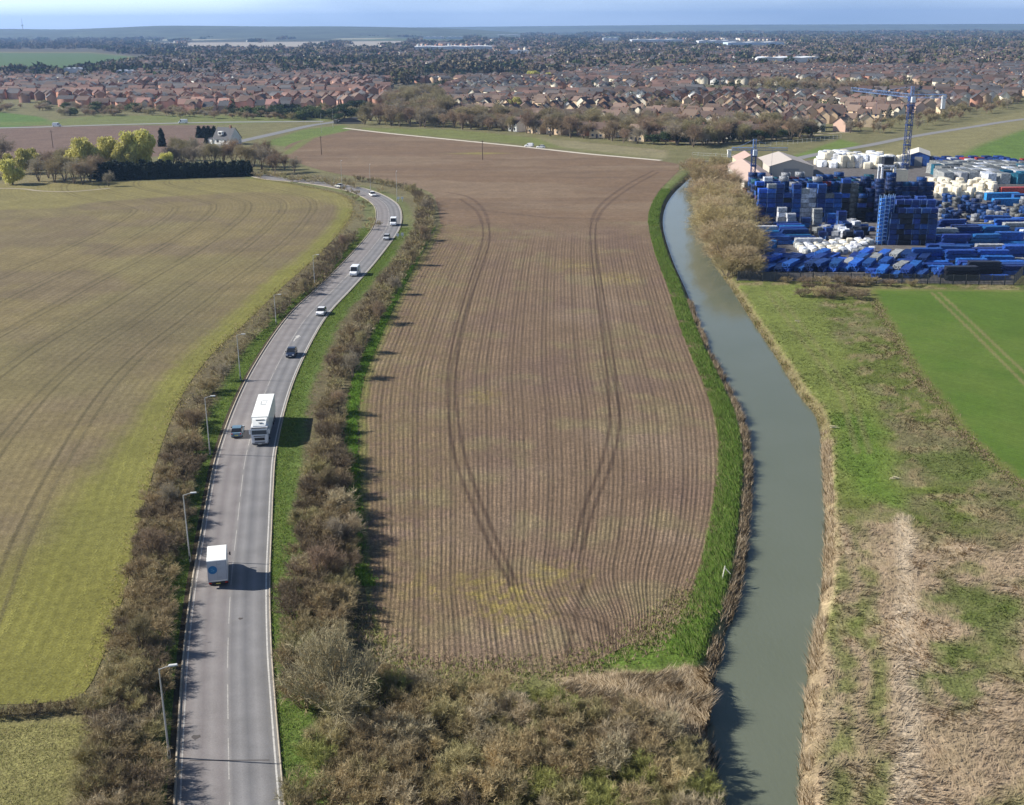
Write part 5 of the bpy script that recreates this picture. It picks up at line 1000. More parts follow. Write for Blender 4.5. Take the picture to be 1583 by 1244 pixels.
def hpos(x, y, side):
    px_ = x/y
    if side == 'L': return ('near the left edge' if px_ < -.35 else 'left of the estate middle' if px_ < -.25 else 'right of the estate middle' if px_ < -.175 else 'by the grove')+', '+('front rows' if y < D(740) else 'back rows')
    return ('left end' if px_ < .03 else 'behind the tree belt' if px_ < .19 else 'left of the crane' if px_ < .33 else 'right of the crane')+', '+('front rows' if y < D(640) else 'middle rows' if y < D(740) else 'back rows')
for j, (d_, key, x, y, a, side, sc) in enumerate(HD[:300]):
    ps = hpos(x, y, side); est = 'new red estate' if side == 'L' else 'brown roofed estate'
    place(HP[key+('2' if j < 130 else '1')], uh, (x, y, 0), a, sc, (KD[key]+', '+ps), 'houses of the '+est+': '+KD[key]+', '+ps)
for k_, o in list(HP.items()):
    if o.name not in uh:
        for c in list(o.children_recursive): bpy.data.objects.remove(c)
        bpy.data.objects.remove(o)
# open ground in front of the far warehouses, and the pale fields below the horizon
CMI = CM.inverted()
def pixel(x, y, z=0):
    q = np.stack([np.asarray(x)*1., np.asarray(y)*1., np.full(np.shape(x), z-H)], -1) @ np.array(CMI.to_3x3()).T
    return 791.5+FPX*q[..., 0]/-q[..., 2], 622-FPX*q[..., 1]/-q[..., 2]
WH = [(787, 818, 83, 5), (1078, 1140, 66, 4), (1122, 1216, 69, 5), (370, 410, 51.5, 5), (270, 360, 53, 3), (415, 455, 53, 3), (655, 685, 60, 4), (690, 716, 60, 4), (745, 805, 56, 3), (640, 760, 76, 4), (932, 958, 62, 5), (975, 1060, 64, 3), (100, 125, 114, 6), (180, 206, 118, 4), (1168, 1276, 96, 4)]
def open_ground(P_):
    px_, py_ = pixel(P_[:, 0], P_[:, 1]); m_ = np.ones(len(P_), bool)
    for a, b_, c_, h_ in WH: m_ &= ~((px_ > a-3) & (px_ < b_+3) & (py_ > c_-h_*1.2) & (py_ < c_+h_*1.1+1.5))
    m_ &= ~((px_ > 230+20*np.sin(py_*3)) & (px_ < 640-(py_-62)*3) & (py_ > 58) & (py_ < 76) & (vn(px_*.1, py_, 4, 20) > .25))
    m_ &= ~((py_ < 56) & (vn(px_/40., py_*.8, 1, 61) > .55))
    return P_[m_]
# the rest of the town: one object of houses, one of trees
def town_houses(P_, name, label, seed):
    g_ = np.random.default_rng(seed); n_ = len(P_); W_ = g_.uniform(8, 14, n_); D_ = g_.uniform(7, 9, n_); h = g_.uniform(4.6, 6.2, n_); rh = g_.uniform(2.4, 3.2, n_); a = P_[:, 2]
    T = np.array([(-1, -1, 0), (1, -1, 0), (1, 1, 0), (-1, 1, 0), (-1, -1, 1), (1, -1, 1), (1, 1, 1), (-1, 1, 1), (-1, 0, 2), (1, 0, 2), (-1.08, -1.1, .98), (1.08, -1.1, .98), (1.08, 0, 2.05), (-1.08, 0, 2.05), (1.08, 1.1, .98), (-1.08, 1.1, .98)], float)
    X = T[None, :, 0]*W_[:, None]/2; Y = T[None, :, 1]*D_[:, None]/2; Z = np.minimum(T[None, :, 2], 1)*h[:, None]+np.maximum(T[None, :, 2]-1, 0)*rh[:, None]
    V = np.stack([P_[:, 0:1]+X*np.cos(a)[:, None]-Y*np.sin(a)[:, None], P_[:, 1:2]+X*np.sin(a)[:, None]+Y*np.cos(a)[:, None], Z], -1).reshape(-1, 3)
    fs = [(0, 1, 5), (0, 5, 4), (2, 3, 7), (2, 7, 6), (3, 0, 4), (3, 4, 7), (4, 8, 7), (1, 2, 6), (1, 6, 5), (5, 6, 9), (10, 11, 12), (10, 12, 13), (13, 12, 14), (13, 14, 15)]
    F_ = (np.array(fs)[None]+np.arange(n_)[:, None, None]*16).reshape(-1, 3)
    wc = np.array([(.5, .36, .24), (.42, .22, .15), (.75, .68, .54), (.36, .22, .16), (.8, .79, .74)])[g_.choice(5, n_, p=[.3, .2, .22, .1, .18])]; wc = np.where((P_[:, 3] > 0)[:, None], np.array([(.45, .24, .17), (.5, .3, .22)])[g_.integers(0, 2, n_)], wc)
    rc = np.array([(.1, .07, .055), (.08, .078, .08), (.15, .09, .07), (.12, .1, .09)])[g_.integers(0, 4, n_)]; rc = np.where((P_[:, 3] > 0)[:, None], np.array([(.2, .12, .095), (.1, .095, .095), (.14, .1, .08)])[g_.integers(0, 3, n_)], rc)
    C_ = np.zeros((n_, 16, 3)); C_[:, :10] = wc[:, None]; C_[:, 10:] = rc[:, None]; C_ *= g_.uniform(.65, 1.3, (n_, 1, 1))
    return tag(obj(name, mesh(name, V, F_, C_.reshape(-1, 3)), mat('town_brick_and_tile', (.3, .2, .15), .85, vcol=True)), label, 'houses', None, 'stuff')
rest = np.array([(h[2], h[3], h[4], 1.0 if h[5] == 'L' else 0.0) for h in HD[300:]]); g = np.random.default_rng(44)
far = []
def town_ok(x, y):
    m_ = vn(x, y, 260, 14)+.25*vn(x, y, 90, 15)
    return m_ > .42+.16*sm(2200, 5000, y)
gf = inside
grn = atl([(-900, 121), (110, 111), (245, 92), (140, 76), (-900, 76)])
for _ in range(19000):
    y = 1300*math.exp(g.uniform(0, 1)**.9*math.log(4.2)); x = g.uniform(-.54, .54)*y
    if town_ok(x, y) and not inside(np.array(x), np.array(y), grn) and not (x < -.28*y and y > 2500): far.append((x, y, (vn(np.floor(x/90), np.floor(y/80), 1, 9))*3.1+(1.57 if g.uniform() < .3 else 0), 0.0))
far = open_ground(np.array(far)); town_houses(np.vstack([rest, far]), 'distant_houses', 'houses of the town beyond the two nearer estates', 45)
def blobs(P_, hs, ws, name, label, cols, seed, cat='trees', kk=46):
    g_ = np.random.default_rng(seed); n_ = len(P_)
    # each crown: a cloud of leaf-clump triangles in an ellipsoid
    d = norm3(g_.normal(0, 1, (n_*kk, 3))); r_ = g_.uniform(.55, 1.0, n_*kk)[:, None]; hh = np.repeat(hs, kk); ww = np.repeat(ws, kk); c = np.repeat(P_, kk, 0)
    p = np.c_[c[:, 0]+d[:, 0]*ww*r_[:, 0], c[:, 1]+d[:, 1]*ww*r_[:, 0], hh*.52+d[:, 2]*hh*.48*r_[:, 0]]; s_ = (ww*.5)[:, None]; a = norm3(g_.normal(0, 1, (n_*kk, 3))); b_ = norm3(np.cross(a, g_.normal(0, 1, (n_*kk, 3))))
    V = np.stack([p-b_*s_*.5, p+b_*s_*.5, p+a*s_], 1).reshape(-1, 3); V[:, 2] = np.maximum(V[:, 2], 0)
    C_ = np.array(cols)[g_.integers(0, len(cols), n_)]*g_.uniform(.7, 1.3, (n_, 1)); C_ = np.repeat(C_, kk*3, 0)
    return tag(obj(name, mesh(name, V, np.arange(len(V)).reshape(-1, 3), C_), mat('distant_crowns', (.1, .1, .05), .9, .05, vcol=True)), label, cat, None, 'stuff')
TC = [(.15, .12, .08), (.12, .1, .06), (.1, .1, .045), (.04, .06, .028), (.18, .15, .095), (.06, .08, .035)]
def clear(x, y):   # keep trees off houses of the nearer estates' walls
    return True
tp_ = []
P1 = atl([(640, 168), (800, 198), (1000, 215), (1290, 200), (1583, 153), (2000, 110), (2000, 100), (640, 116)]); P2 = atl([(-500, 150), (0, 150), (290, 170), (560, 166), (600, 120), (-500, 132)])
for _ in range(3200):
    x, y = g.uniform(-560, 650), g.uniform(D(540), D(1150))
    if inside(np.array(x), np.array(y), P1) or (inside(np.array(x), np.array(y), P2) and g.uniform() < .6): tp_.append((x, y))
tp_ = np.array(tp_[:1500]); blobs(tp_, g.uniform(4, 8, len(tp_)), g.uniform(1.8, 3.4, len(tp_)), 'garden_trees', 'garden trees and hedges among the houses of the two estates', TC, 46)
tp_ = []
for _ in range(26000):
    y = 1200*math.exp(g.uniform(0, 1)**.85*math.log(8)); x = g.uniform(-.55, .55)*y
    if not inside(np.array(x), np.array(y), grn) and (not town_ok(x, y) or g.uniform() < .45) and not inside(np.array(x), np.array(y), P1) and not inside(np.array(x), np.array(y), P2): tp_.append((x, y))
tp_ = open_ground(np.array(tp_[:12000])); blobs(tp_, g.uniform(7, 14, len(tp_)), g.uniform(3.5, 8, len(tp_))*(1+tp_[:, 1]/3500), 'distant_trees', 'trees of the wooded town stretching to the horizon', TC+[(.12, .1, .07)], 47, kk=30)
# dark tree line along the green field at the left
gx = np.linspace(0, 1, 90); tl_ = atl([(-60+300*q_, 118-24*max(0, (q_-.4))/.6*1.1) for q_ in gx]); blobs(tl_, g.uniform(6, 11, 90), g.uniform(5, 8, 90), 'tree_line', 'dark tree line along the lower edge of the far green field', [(.06, .07, .035), (.09, .09, .05)], 48, kk=40)

# white house beside the link road
x, y = at(352, 222); root = thing('white_house', 'white rendered house with a steep dark roof beside the link road', 'house', (x, y, 0), R(-28))
m = MB(); m.add([(-6, -4.5, 0), (6, -4.5, 0), (6, 4.5, 0), (-6, 4.5, 0), (-6, -4.5, 3.4), (6, -4.5, 3.4), (6, 4.5, 3.4), (-6, 4.5, 3.4), (-6, 0, 8.6), (6, 0, 8.6)], [(0, 1, 5, 4), (2, 3, 7, 6), (3, 0, 4, 8, 7), (1, 2, 6, 9, 5)]); m.build('wall', WALL['white'], root)
m = MB(); [m.add([(-6.3, sg*5, 2.9), (6.3, sg*5, 2.9), (6.3, 0, 8.8), (-6.3, 0, 8.8)], [(0, 1, 2, 3)]) for sg in (-1, 1)]; rf = m.build('roof', ROOF['grey'], root); m = MB(); m.box((3, 0, 9), (.9, .9, 1.8)); m.build('chimney', soff, rf)
for z_, y_ in ((1.6, -2), (1.6, 2), (4.8, 0)):
    m = MB(); m.box((-6.03, y_, z_), (.08, 1.3, 1.2)); m.build('window', winm, root)
for x_ in (-3, 2.5): m = MB(); m.box((x_, -4.53, 1.7), (1.6, .08, 1.3)); m.build('window', winm, root)
m = MB(); m.box((-1, -3.4, 5.9), (2.6, 2.2, 1.9)); dm_ = m.build('dormer', WALL['white'], root); m = MB(); m.box((-1, -4.55, 5.9), (1.8, .06, 1.2)); m.build('window', winm, dm_)
m = MB(); m.box((-9, -2.5, 1.3), (5, 5, 2.6)); m.build('garage', WALL['white'], root); m = MB(); m.box((-9, -2.5, 2.75), (5.4, 5.4, .25)); m.build('garage_roof', ROOF['grey'], root)
# low dark bridge where the track meets the link road
x, y = at(541, 191); root = thing('road_bridge', 'low bridge with a dark arched parapet at the end of the gravel track', 'bridge', (x, y, 0), R(-8)); cm2 = mat('bridge_concrete', (.2, .19, .17), .9)
m = MB(); n_ = 12; m.loft([[(q_, -1, 0), (q_, 1, 0), (q_, 1, 1.2+2.6*math.sin(math.pi*(q_+8)/16)), (q_, -1, 1.2+2.6*math.sin(math.pi*(q_+8)/16))] for q_ in np.linspace(-8, 8, n_)]); m.build('parapet', mat('bridge_dark', (.045, .045, .05), .8), root)
m = MB(); m.box((-9.2, -1, 1.3), (2, 3, 2.6)); m.build('abutment', cm2, root); m = MB(); m.box((0, -1.4, .5), (20, .6, 1)); m.build('plinth', cm2, root)

# ---------------------------------------------------------------- far warehouses: px of left end, right end, base row, height px
def warehouse(pxl, pxr, py, hpx, col, label, roofc=(.72, .73, .74), dep=.5):
    xl, y = at(pxl, py); xr, y2 = at(pxr, py); sc = (pxr-pxl)/max(1e-3, xr-xl); W_ = xr-xl; Hh = max(7, min(14, hpx/sc*.7)); D_ = min(W_*dep, 260); root = thing('warehouse', label, 'warehouse', ((xl+xr)/2, (y+y2)/2+D_/2, 0))
    m = MB(); m.box((0, 0, Hh/2), (W_, D_, Hh)); m.build('wall', mat('cladding_%.2f%.2f%.2f' % col, col, .6), root)
    m = MB(); nb_ = 3
    for q_ in range(nb_): x0 = -W_/2+q_*W_/nb_; x1 = x0+W_/nb_; m.add([(x0, -D_/2-1, Hh), (x1, -D_/2-1, Hh), ((x0+x1)/2, -D_/2-1, Hh*1.22), (x0, D_/2, Hh), (x1, D_/2, Hh), ((x0+x1)/2, D_/2, Hh*1.22)], [(0, 1, 2), (0, 2, 5, 3), (1, 4, 5, 2), (3, 5, 4)])
    m.build('roof', mat('roof_sheet_%.2f' % roofc[0], roofc, .5), root)
for a in ((787, 818, 83, 5, (.75, .75, .75), 'bright white warehouse with a pale roof in the middle of the far town'), (1078, 1140, 66, 4, (.7, .72, .74), 'long pale warehouse in the far town above the yard, left of two'), (1122, 1216, 69, 5, (.5, .62, .75), 'long blue and white warehouse in the far town above the yard, right of two'),
          (370, 410, 51.5, 5, (.75, .75, .76), 'white warehouse just below the horizon at upper left'), (270, 360, 53, 3, (.7, .72, .74), 'long low white warehouse near the horizon, left of the domed one'), (415, 455, 53, 3, (.7, .72, .74), 'small white warehouse near the horizon, right of the tallest white one'),
          (655, 685, 60, 4, (.6, .62, .65), 'pale warehouse left of centre near the horizon'), (690, 716, 60, 4, (.55, .6, .62), 'grey warehouse left of centre near the horizon, right of its pale neighbour'), (745, 805, 56, 3, (.7, .72, .74), 'long white warehouse near the horizon left of centre'),
          (640, 760, 76, 4, (.5, .52, .55), 'long grey warehouse below the pair left of centre'), (932, 958, 62, 5, (.7, .71, .74), 'white warehouse near the horizon right of centre'), (975, 1060, 64, 3, (.6, .64, .68), 'long thin pale warehouse right of centre near the horizon'), (100, 125, 114, 6, (.75, .75, .74), 'white building at the lower edge of the far green field'),
          (180, 206, 118, 4, (.5, .55, .62), 'low blue grey building behind the red estate'), (1168, 1276, 96, 4, (.72, .7, .66), 'long row of pale flat roofed buildings in the town above the yard')): warehouse(*a)
# hills on the horizon
def hills(name, pts, dist, wdt, m):
    P_ = crom(np.array(pts, float), 8); V = []; ay = dist
    for px_, py_ in P_:
        d = CM @ Vector(((px_-791.5)/FPX, -(py_-622)/FPX, -1.0)); X = d.x/d.y*ay; h = H+d.z/d.y*ay; V += [(X, ay-wdt, -2), (X, ay-wdt*.35, max(h, 1)*.7), (X, ay, max(h, 1)), (X, ay+wdt, -2)]
    n_ = len(P_); F_ = [(i*4+j, i*4+j+1, i*4+j+5, i*4+j+4) for i in range(n_-1) for j in range(3)]; struct(name, mesh(name, V, F_, None, None, True), m)
hills('hills', [(-400, 48), (-100, 46), (0, 44.5), (100, 45), (180, 42.3), (250, 39.6), (330, 39.8), (420, 40.6), (500, 40.4), (560, 41), (640, 42.4), (720, 45), (800, 50), (860, 55), (900, 58)], 8500, 1800, mat('hill_woods', (.06, .075, .04), .95, noise=.5, ns=.004))
hills('hills', [(300, 52), (430, 44.5), (600, 42.5), (700, 41.5), (800, 40.5), (950, 39), (1100, 38), (1250, 37.6), (1400, 37.2), (1583, 36.6), (1900, 35)], 13500, 2500, mat('hill_fields', (.08, .1, .055), .95, noise=.5, ns=.002))

# ---------------------------------------------------------------- builder's yard
YP = [(1138, 433), (1566, 440), (1600, 405), (1900, 405), (1900, 262), (1583, 258), (1430, 250), (1290, 246), (1170, 252), (1128, 268), (1120, 300), (1165, 340)]
yc = atl(YP); struct('yard_ground', mesh('yard_ground', [(x, y, .05) for x, y in yc], [tuple(range(len(yc)))]), mat('yard_gravel', (.12, .11, .105), .95, noise=.45, ns=.5))
bl = dict(rough=.5, spec=.4, rand=.45, hue=.008, noise=.5, ns=1.6)
YM = {'edge': mat('steel_pale_edge', (.16, .27, .5), **bl), 'navy': mat('steel_navy', (.018, .055, .23), **bl), 'blue': mat('steel_blue', (.025, .11, .42), **bl), 'bright': mat('steel_bright_blue', (.02, .16, .42), **bl), 'black': mat('steel_black', (.015, .018, .03), **bl), 'white': mat('steel_white', (.62, .64, .68), **bl),
      'grey': mat('concrete_grey', (.33, .34, .33), **bl), 'cream': mat('wrap_cream', (.72, .66, .52), .7, rand=.1, noise=.12, ns=1.5), 'red': mat('steel_red', (.4, .06, .05), **bl), 'teal': mat('steel_teal', (.02, .16, .25), **bl), 'purple': mat('steel_violet', (.05, .03, .16), **bl)}
def crate_mesh(L, W_, Hh, slats=5):
    m = MB(); t_ = .09
    for i in (-1, 1):
        for j in (-1, 1): m.box((i*(L/2-t_/2), j*(W_/2-t_/2), Hh/2), (t_, t_, Hh-.004))
    m.box((0, 0, .14), (L-.1, W_-.1, .08)); m.box((0, 0, Hh*.52), (L-.22, W_-.22, Hh*.72))
    for q_ in range(slats):
        z_ = .2+(Hh-.28)*q_/(slats-1)
        for j in (-1, 1): m.box((0, j*(W_/2-.03), z_), (L-.2, .05, .09))
        for i in (-1, 1): m.box((i*(L/2-.03), 0, z_), (.05, W_-.2, .09))
    return m
def variants(name, builder, cols):
    out_ = {}
    base = builder().me(name)
    for c_ in cols:
        me = base.copy(); me.materials.clear(); me.materials.append(YM[c_])
        if name == 'steel_crate' and c_ in ('blue', 'navy', 'bright'):
            me.materials.append(YM['edge']); [setattr(f_, 'material_index', 1) for f_ in list(me.polygons)[:24]]
        out_[c_] = me
    return out_
CR_ = variants('steel_crate', lambda: crate_mesh(2.7, 2.3, 1.5), [k_ for k_ in YM if k_ != 'edge'])
ITEMS = []
def item(me, name, x, y, z, rz, label, group, cat, sc=(1, 1, 1)): ITEMS.append((me, name, x, y, z, rz, label, group, cat, sc))
def stack(cx, cy, n_, col, rz, lbl, grp, top=None, sc=(1, 1, 1)):
    for q_ in range(n_):
        c_ = col if random.random() < .8 else random.choice(['navy', 'blue', 'black', 'purple']) if col in ('navy', 'blue', 'black') else col
        if q_ == n_-1 and top: c_ = top
        item(CR_[c_], 'steel_crate', cx+random.gauss(0, .07), cy+random.gauss(0, .07), .06+q_*1.5*sc[2], rz+random.gauss(0, .012), {'navy': 'dark blue', 'blue': 'blue', 'bright': 'bright blue', 'black': 'blackish', 'white': 'white', 'grey': 'grey', 'cream': 'cream', 'red': 'red', 'teal': 'teal', 'purple': 'violet'}[c_]+' steel crate in '+lbl+(', on top' if q_ == n_-1 else ''), grp+(', on top' if q_ == n_-1 else '')+', '+c_, 'crate', sc)
fc = ['blue', 'blue', 'navy', 'navy', 'blue', 'white', 'white', 'navy', 'blue', 'blue', 'black', 'grey', 'black', 'navy', 'navy']
for i_ in range(15):
    px_ = 1176+i_*12.7; x, y = at(px_, 342)
    y += random.uniform(-.9, .9); stack(x, y, random.choice([6, 7, 8, 8, 9]), fc[i_], .0, 'the front row of the tall block', 'crates of the tall block, front row', random.choice(['blue', 'navy', 'grey', None]))
    for r_ in (1, 2, 3):
        stack(x+random.gauss(0, .1), y+r_*5.5, 8+(random.random() < .25), random.choice(['navy', 'blue', 'navy', 'teal']), 0, 'a rear row of the tall block', 'crates of the tall block, rear rows', random.choice(['blue', 'teal', 'red', 'white', 'navy', 'navy', 'navy', 'blue']))
for px_, py_, n_, c_ in ((1207, 350, 4, 'white'), (1222, 352, 3, 'white'), (1245, 351, 2, 'blue'), (1262, 352, 4, 'grey'), (1283, 352, 3, 'blue'), (1300, 348, 3, 'navy')): stack(*at(px_, py_), n_, c_, 0, 'the low stacks before the tall block', 'low stacks before the tall block')
for r_ in range(3):
    for i_ in range(6):
        x, y = at(1378+i_*11.5, 378-r_*4); stack(x, y+r_*2.2, random.choice([7, 8, 8, 9])-(r_ == 0), ['navy', 'black', 'black', 'navy', 'black', 'navy'][i_], 0, 'the dark central block', 'crates of the dark central block', 'navy')
for i_ in range(6):
    x, y = at(1372+i_*12, 330); stack(x, y, random.choice([7, 8, 9]), 'navy', 0, 'the block behind the central one', 'crates of the block behind the central one', random.choice(['navy', 'blue', 'bright']))
# column racks with pale edges
for i_ in range(3):
    x, y = at(1358+i_*7, 378-i_); root = thing('steel_rack', ['light blue tall steel rack, leftmost of three before the crane', 'light blue tall steel rack, middle of three before the crane', 'light blue tall steel rack, rightmost of three before the crane'][i_], 'rack', (x, y, .06))
    m = MB(); [m.box((sx_*.6, sy_*.8, 7), (.16, .16, 14)) for sx_ in (-1, 1) for sy_ in (-1, 1)]; m.build('uprights', mat('rack_pale_blue', (.25, .4, .6), .5), root)
    m = MB(); [m.box((0, 0, .6+q_*1.1), (1.0, 1.5, .7)) for q_ in range(12)]; m.build('racked_panels', YM['blue'], root)
# beam bundles
def bundle():
    m = MB(); g_ = np.random.default_rng(3)
    for z_ in range(3):
        for q_ in range(6): m.box((g_.normal(0, .15), -.9+.36*q_, .25+z_*.34), (7.6, .3, .28))
    for x_ in (-2.6, 0, 2.6): m.box((x_, 0, .06), (.2, 2.1, .1)); m.box((x_, 0, 1.14), (.08, 2.15, .05))
    return m
BM_ = variants('beam_bundle', bundle, [k_ for k_ in YM if k_ != 'edge'])
def field_of(poly, dx, dy, rz, cols, label, group, seed, nz=(1, 2), tilt=.06, sc=1.0, meshes=None, name='beam_bundle', cat='beam bundle', hz=1.15, adj='long'):
    g_ = np.random.default_rng(seed); P_ = atl(poly); lo, hi = P_.min(0), P_.max(0); y = lo[1]
    while y < hi[1]:
        x = lo[0]
        while x < hi[0]:
            if inside(np.array(x), np.array(y), P_) and g_.uniform() < .93:
                c_ = cols[g_.integers(0, len(cols))]; z_ = 0
                for q_ in range(g_.integers(nz[0], nz[1]+1)): item((meshes or BM_)[c_], name, x+g_.normal(0, .3), y+g_.normal(0, .2), .06+z_, rz+g_.normal(0, tilt), c_+' '+label, group+', '+c_, cat, (sc, sc, sc)); z_ += hz*sc
            x += dx
        y += dy
cb = ['navy', 'blue', 'blue', 'navy', 'blue', 'bright', 'navy', 'black', 'blue', 'grey']
field_of([(1430, 388), (1590, 392), (1600, 408), (1566, 436), (1430, 432)], 8.3, 3.0, 0, cb, 'bundle of beams in the rows behind the right end of the fence', 'beam bundles behind the right of the fence', 1, (1, 3))
field_of([(1440, 352), (1640, 345), (1640, 386), (1440, 386)], 8.4, 3.2, 0, cb+['white'], 'bundle of beams in the rows right of the dark central block', 'beam bundles right of the central block', 2, (1, 3))
field_of([(1182, 398), (1345, 392), (1350, 424), (1180, 426)], 2.9, 7.2, R(58), ['navy', 'blue', 'navy', 'grey', 'navy', 'blue', 'blue', 'blue'], 'slanting bundle of beams at the near left of the yard', 'slanting beam bundles near left', 3, (1, 2))
field_of([(1165, 352), (1260, 356), (1265, 380), (1165, 384)], 8.2, 3.1, 0.1, ['navy', 'blue', 'bright', 'navy', 'white'], 'bundle of beams below the white crate stacks', 'beam bundles below the white stacks', 4, (1, 2))
field_of([(1345, 402), (1432, 396), (1432, 432), (1350, 430)], 3.2, 5, R(60), ['navy', 'blue', 'blue', 'grey', 'navy'], 'bundle of beams standing below the central block', 'beam bundles below the central block', 8, (1, 2))
def sack():
    m = MB(); m.loft([[(math.cos(a)*r_*(1+.1*math.sin(3*a)), math.sin(a)*r_, z_) for a in np.radians([12, 78, 102, 168, 192, 258, 282, 348])] for r_, z_ in ((.98, 0), (1.05, .3), (1.06, 1.0), (.98, 1.25), (.8, 1.34))]); return m
SK = variants('wrapped_load', sack, ['cream', 'white', 'grey'])
field_of([(1428, 288), (1540, 290), (1530, 307), (1432, 306)], 2.7, 2.9, 0, ['cream'], 'rounded wrapped load in the cream rows right of the crane', 'cream wrapped loads right of the crane', 5, (1, 2), .5, 1.45, SK, 'wrapped_load', 'wrapped load', 1.3)
field_of([(1265, 248), (1400, 251), (1400, 262), (1262, 259)], 3.6, 4, 0, ['white', 'cream'], 'wrapped load in the rows behind the tall block', 'wrapped loads behind the tall block', 6, (1, 2), .5, 2.0, SK, 'wrapped_load', 'wrapped load', 1.3)
field_of([(1215, 380), (1345, 372), (1350, 392), (1240, 396)], 2.7, 2.8, 0, ['cream', 'white', 'grey'], 'wrapped load in the loose heap near the yard centre', 'wrapped loads near the yard centre', 7, (1, 1), .5, 1.05, SK, 'wrapped_load', 'wrapped load')
def panel_stack():
    m = MB()
    for q_ in range(7): m.box((0, -1.2+.4*q_, 1.35+.04*(q_ % 2)), (2.6, .26, 2.6))
    m.box((0, 0, .05), (2.8, 2.9, .1)); return m
PN = variants('panel_stack', panel_stack, ['grey', 'white', 'teal', 'navy', 'red', 'blue'])
field_of([(1440, 262), (1600, 262), (1600, 286), (1445, 282)], 5, 5, .1, ['grey', 'grey', 'grey', 'grey', 'teal', 'white'], 'stack of upright panels in the back rows right of the crane', 'panel stacks in the back rows', 9, (1, 1), .15, 1.5, PN, 'panel_stack', 'panel stack')
field_of([(1440, 252), (1700, 254), (1700, 262), (1440, 260)], 6, 6, .1, ['navy', 'blue', 'red', 'white', 'navy'], 'panel stack along the back edge of the yard', 'panel stacks along the back edge', 10, (1, 1), .15, 1.3, PN, 'panel_stack', 'panel stack')
field_of([(1440, 312), (1640, 318), (1640, 345), (1445, 345)], 4.6, 4.2, .3, ['navy', 'grey', 'blue', 'blue', 'white'], 'mixed crate in the cluttered middle right of the yard', 'mixed crates in the middle right', 11, (1, 3), .5, .8, CR_, 'steel_crate', 'crate', 1.5)
field_of([(1255, 352), (1345, 350), (1345, 370), (1258, 374)], 3.6, 3.6, .3, ['grey', 'white', 'black', 'navy'], 'mixed crate before the right half of the tall block', 'mixed crates before the tall block', 12, (1, 2), .4, .85, CR_, 'steel_crate', 'crate', 1.5)
field_of([(1140, 300), (1166, 300), (1168, 335), (1158, 335)], 4.6, 5, .1, ['red', 'white', 'cream', 'red'], 'crate left of the tall block', 'crates left of the tall block', 13, (1, 2), .2, .9, CR_, 'steel_crate', 'crate', 1.5)
cnt = {}
for it in sorted(ITEMS, key=lambda q: math.hypot(q[2], q[3])):
    me, name, x, y, z, rz, label, group, cat, sc = it; cnt.setdefault(name, []).append(it)
for name, its in cnt.items():
    keep_, rest_ = its[:300], its[300:]
    for me, nm, x, y, z, rz, label, group, cat, sc in keep_:
        o = obj(nm, me); o.location = (x, y, z); o.rotation_euler = (0, 0, rz); o.scale = sc; tag(o, label, cat, group)
    if rest_:
        mats_ = []; VV = []; FF = []; MI = []; k_ = 0
        for me, nm, x, y, z, rz, label, group, cat, sc in rest_:
            v = np.empty(len(me.vertices)*3, np.float32); me.vertices.foreach_get('co', v); v = v.reshape(-1, 3)*np.array(sc); f = np.empty(len(me.polygons)*4, np.int32); me.polygons.foreach_get('vertices', f); f = f.reshape(-1, 4)
            if me.materials[0] not in mats_: mats_.append(me.materials[0])
            c_, s_ = math.cos(rz), math.sin(rz); VV.append(np.c_[v[:, 0]*c_-v[:, 1]*s_+x, v[:, 0]*s_+v[:, 1]*c_+y, v[:, 2]+z]); FF.append(f+k_); MI.append(np.full(len(f), mats_.index(me.materials[0]))); k_ += len(v)
        me = mesh(name+'s', np.vstack(VV), np.vstack(FF)); [me.materials.append(q_) for q_ in mats_]; me.polygons.foreach_set('material_index', np.concatenate(MI).astype(np.int32)); tag(obj(name+'s', me), 'the farthest steel crates, in the rear rows of the stacks', 'crates', None, 'stuff')
print({k_: len(v) for k_, v in cnt.items()})
# containers, sheds
def container(px_, py_, L, col, rz, label):
    x, y = at(px_, py_); root = thing('container', label, 'container', (x, y, .06), rz); m = MB(); m.box((0, 0, 1.3), (L-.1, 2.34, 2.5)); [m.box((-L/2+.3+q_*.6, sy_*1.19, 1.3), (.25, .06, 2.3)) for q_ in range(int(L/.6)) for sy_ in (-1, 1)]; m.build('box', col, root)
    m = MB(); [m.box((sx_*(L/2-.06), sy_*1.2, 1.3), (.14, .14, 2.62)) for sx_ in (-1, 1) for sy_ in (-1, 1)]; m.build('corner_posts', YM['black'], root); m = MB(); m.box((L/2+.0, 0, 1.3), (.08, 2.1, 2.3)); m.build('door', col, root)
container(1560, 318, 12, YM['bright'], .05, 'bright blue container at the right edge of the yard, front one'); container(1548, 309, 12, YM['bright'], .05, 'bright blue container at the right edge of the yard, rear one'); container(1590, 311, 12, YM['blue'], .05, 'blue container cut by the right edge of the photo')
container(1183, 386, 6, YM['bright'], 0, 'bright blue container below the riverside trees'); container(1570, 300, 12, YM['red'], .05, 'red brown container behind the bright blue ones')
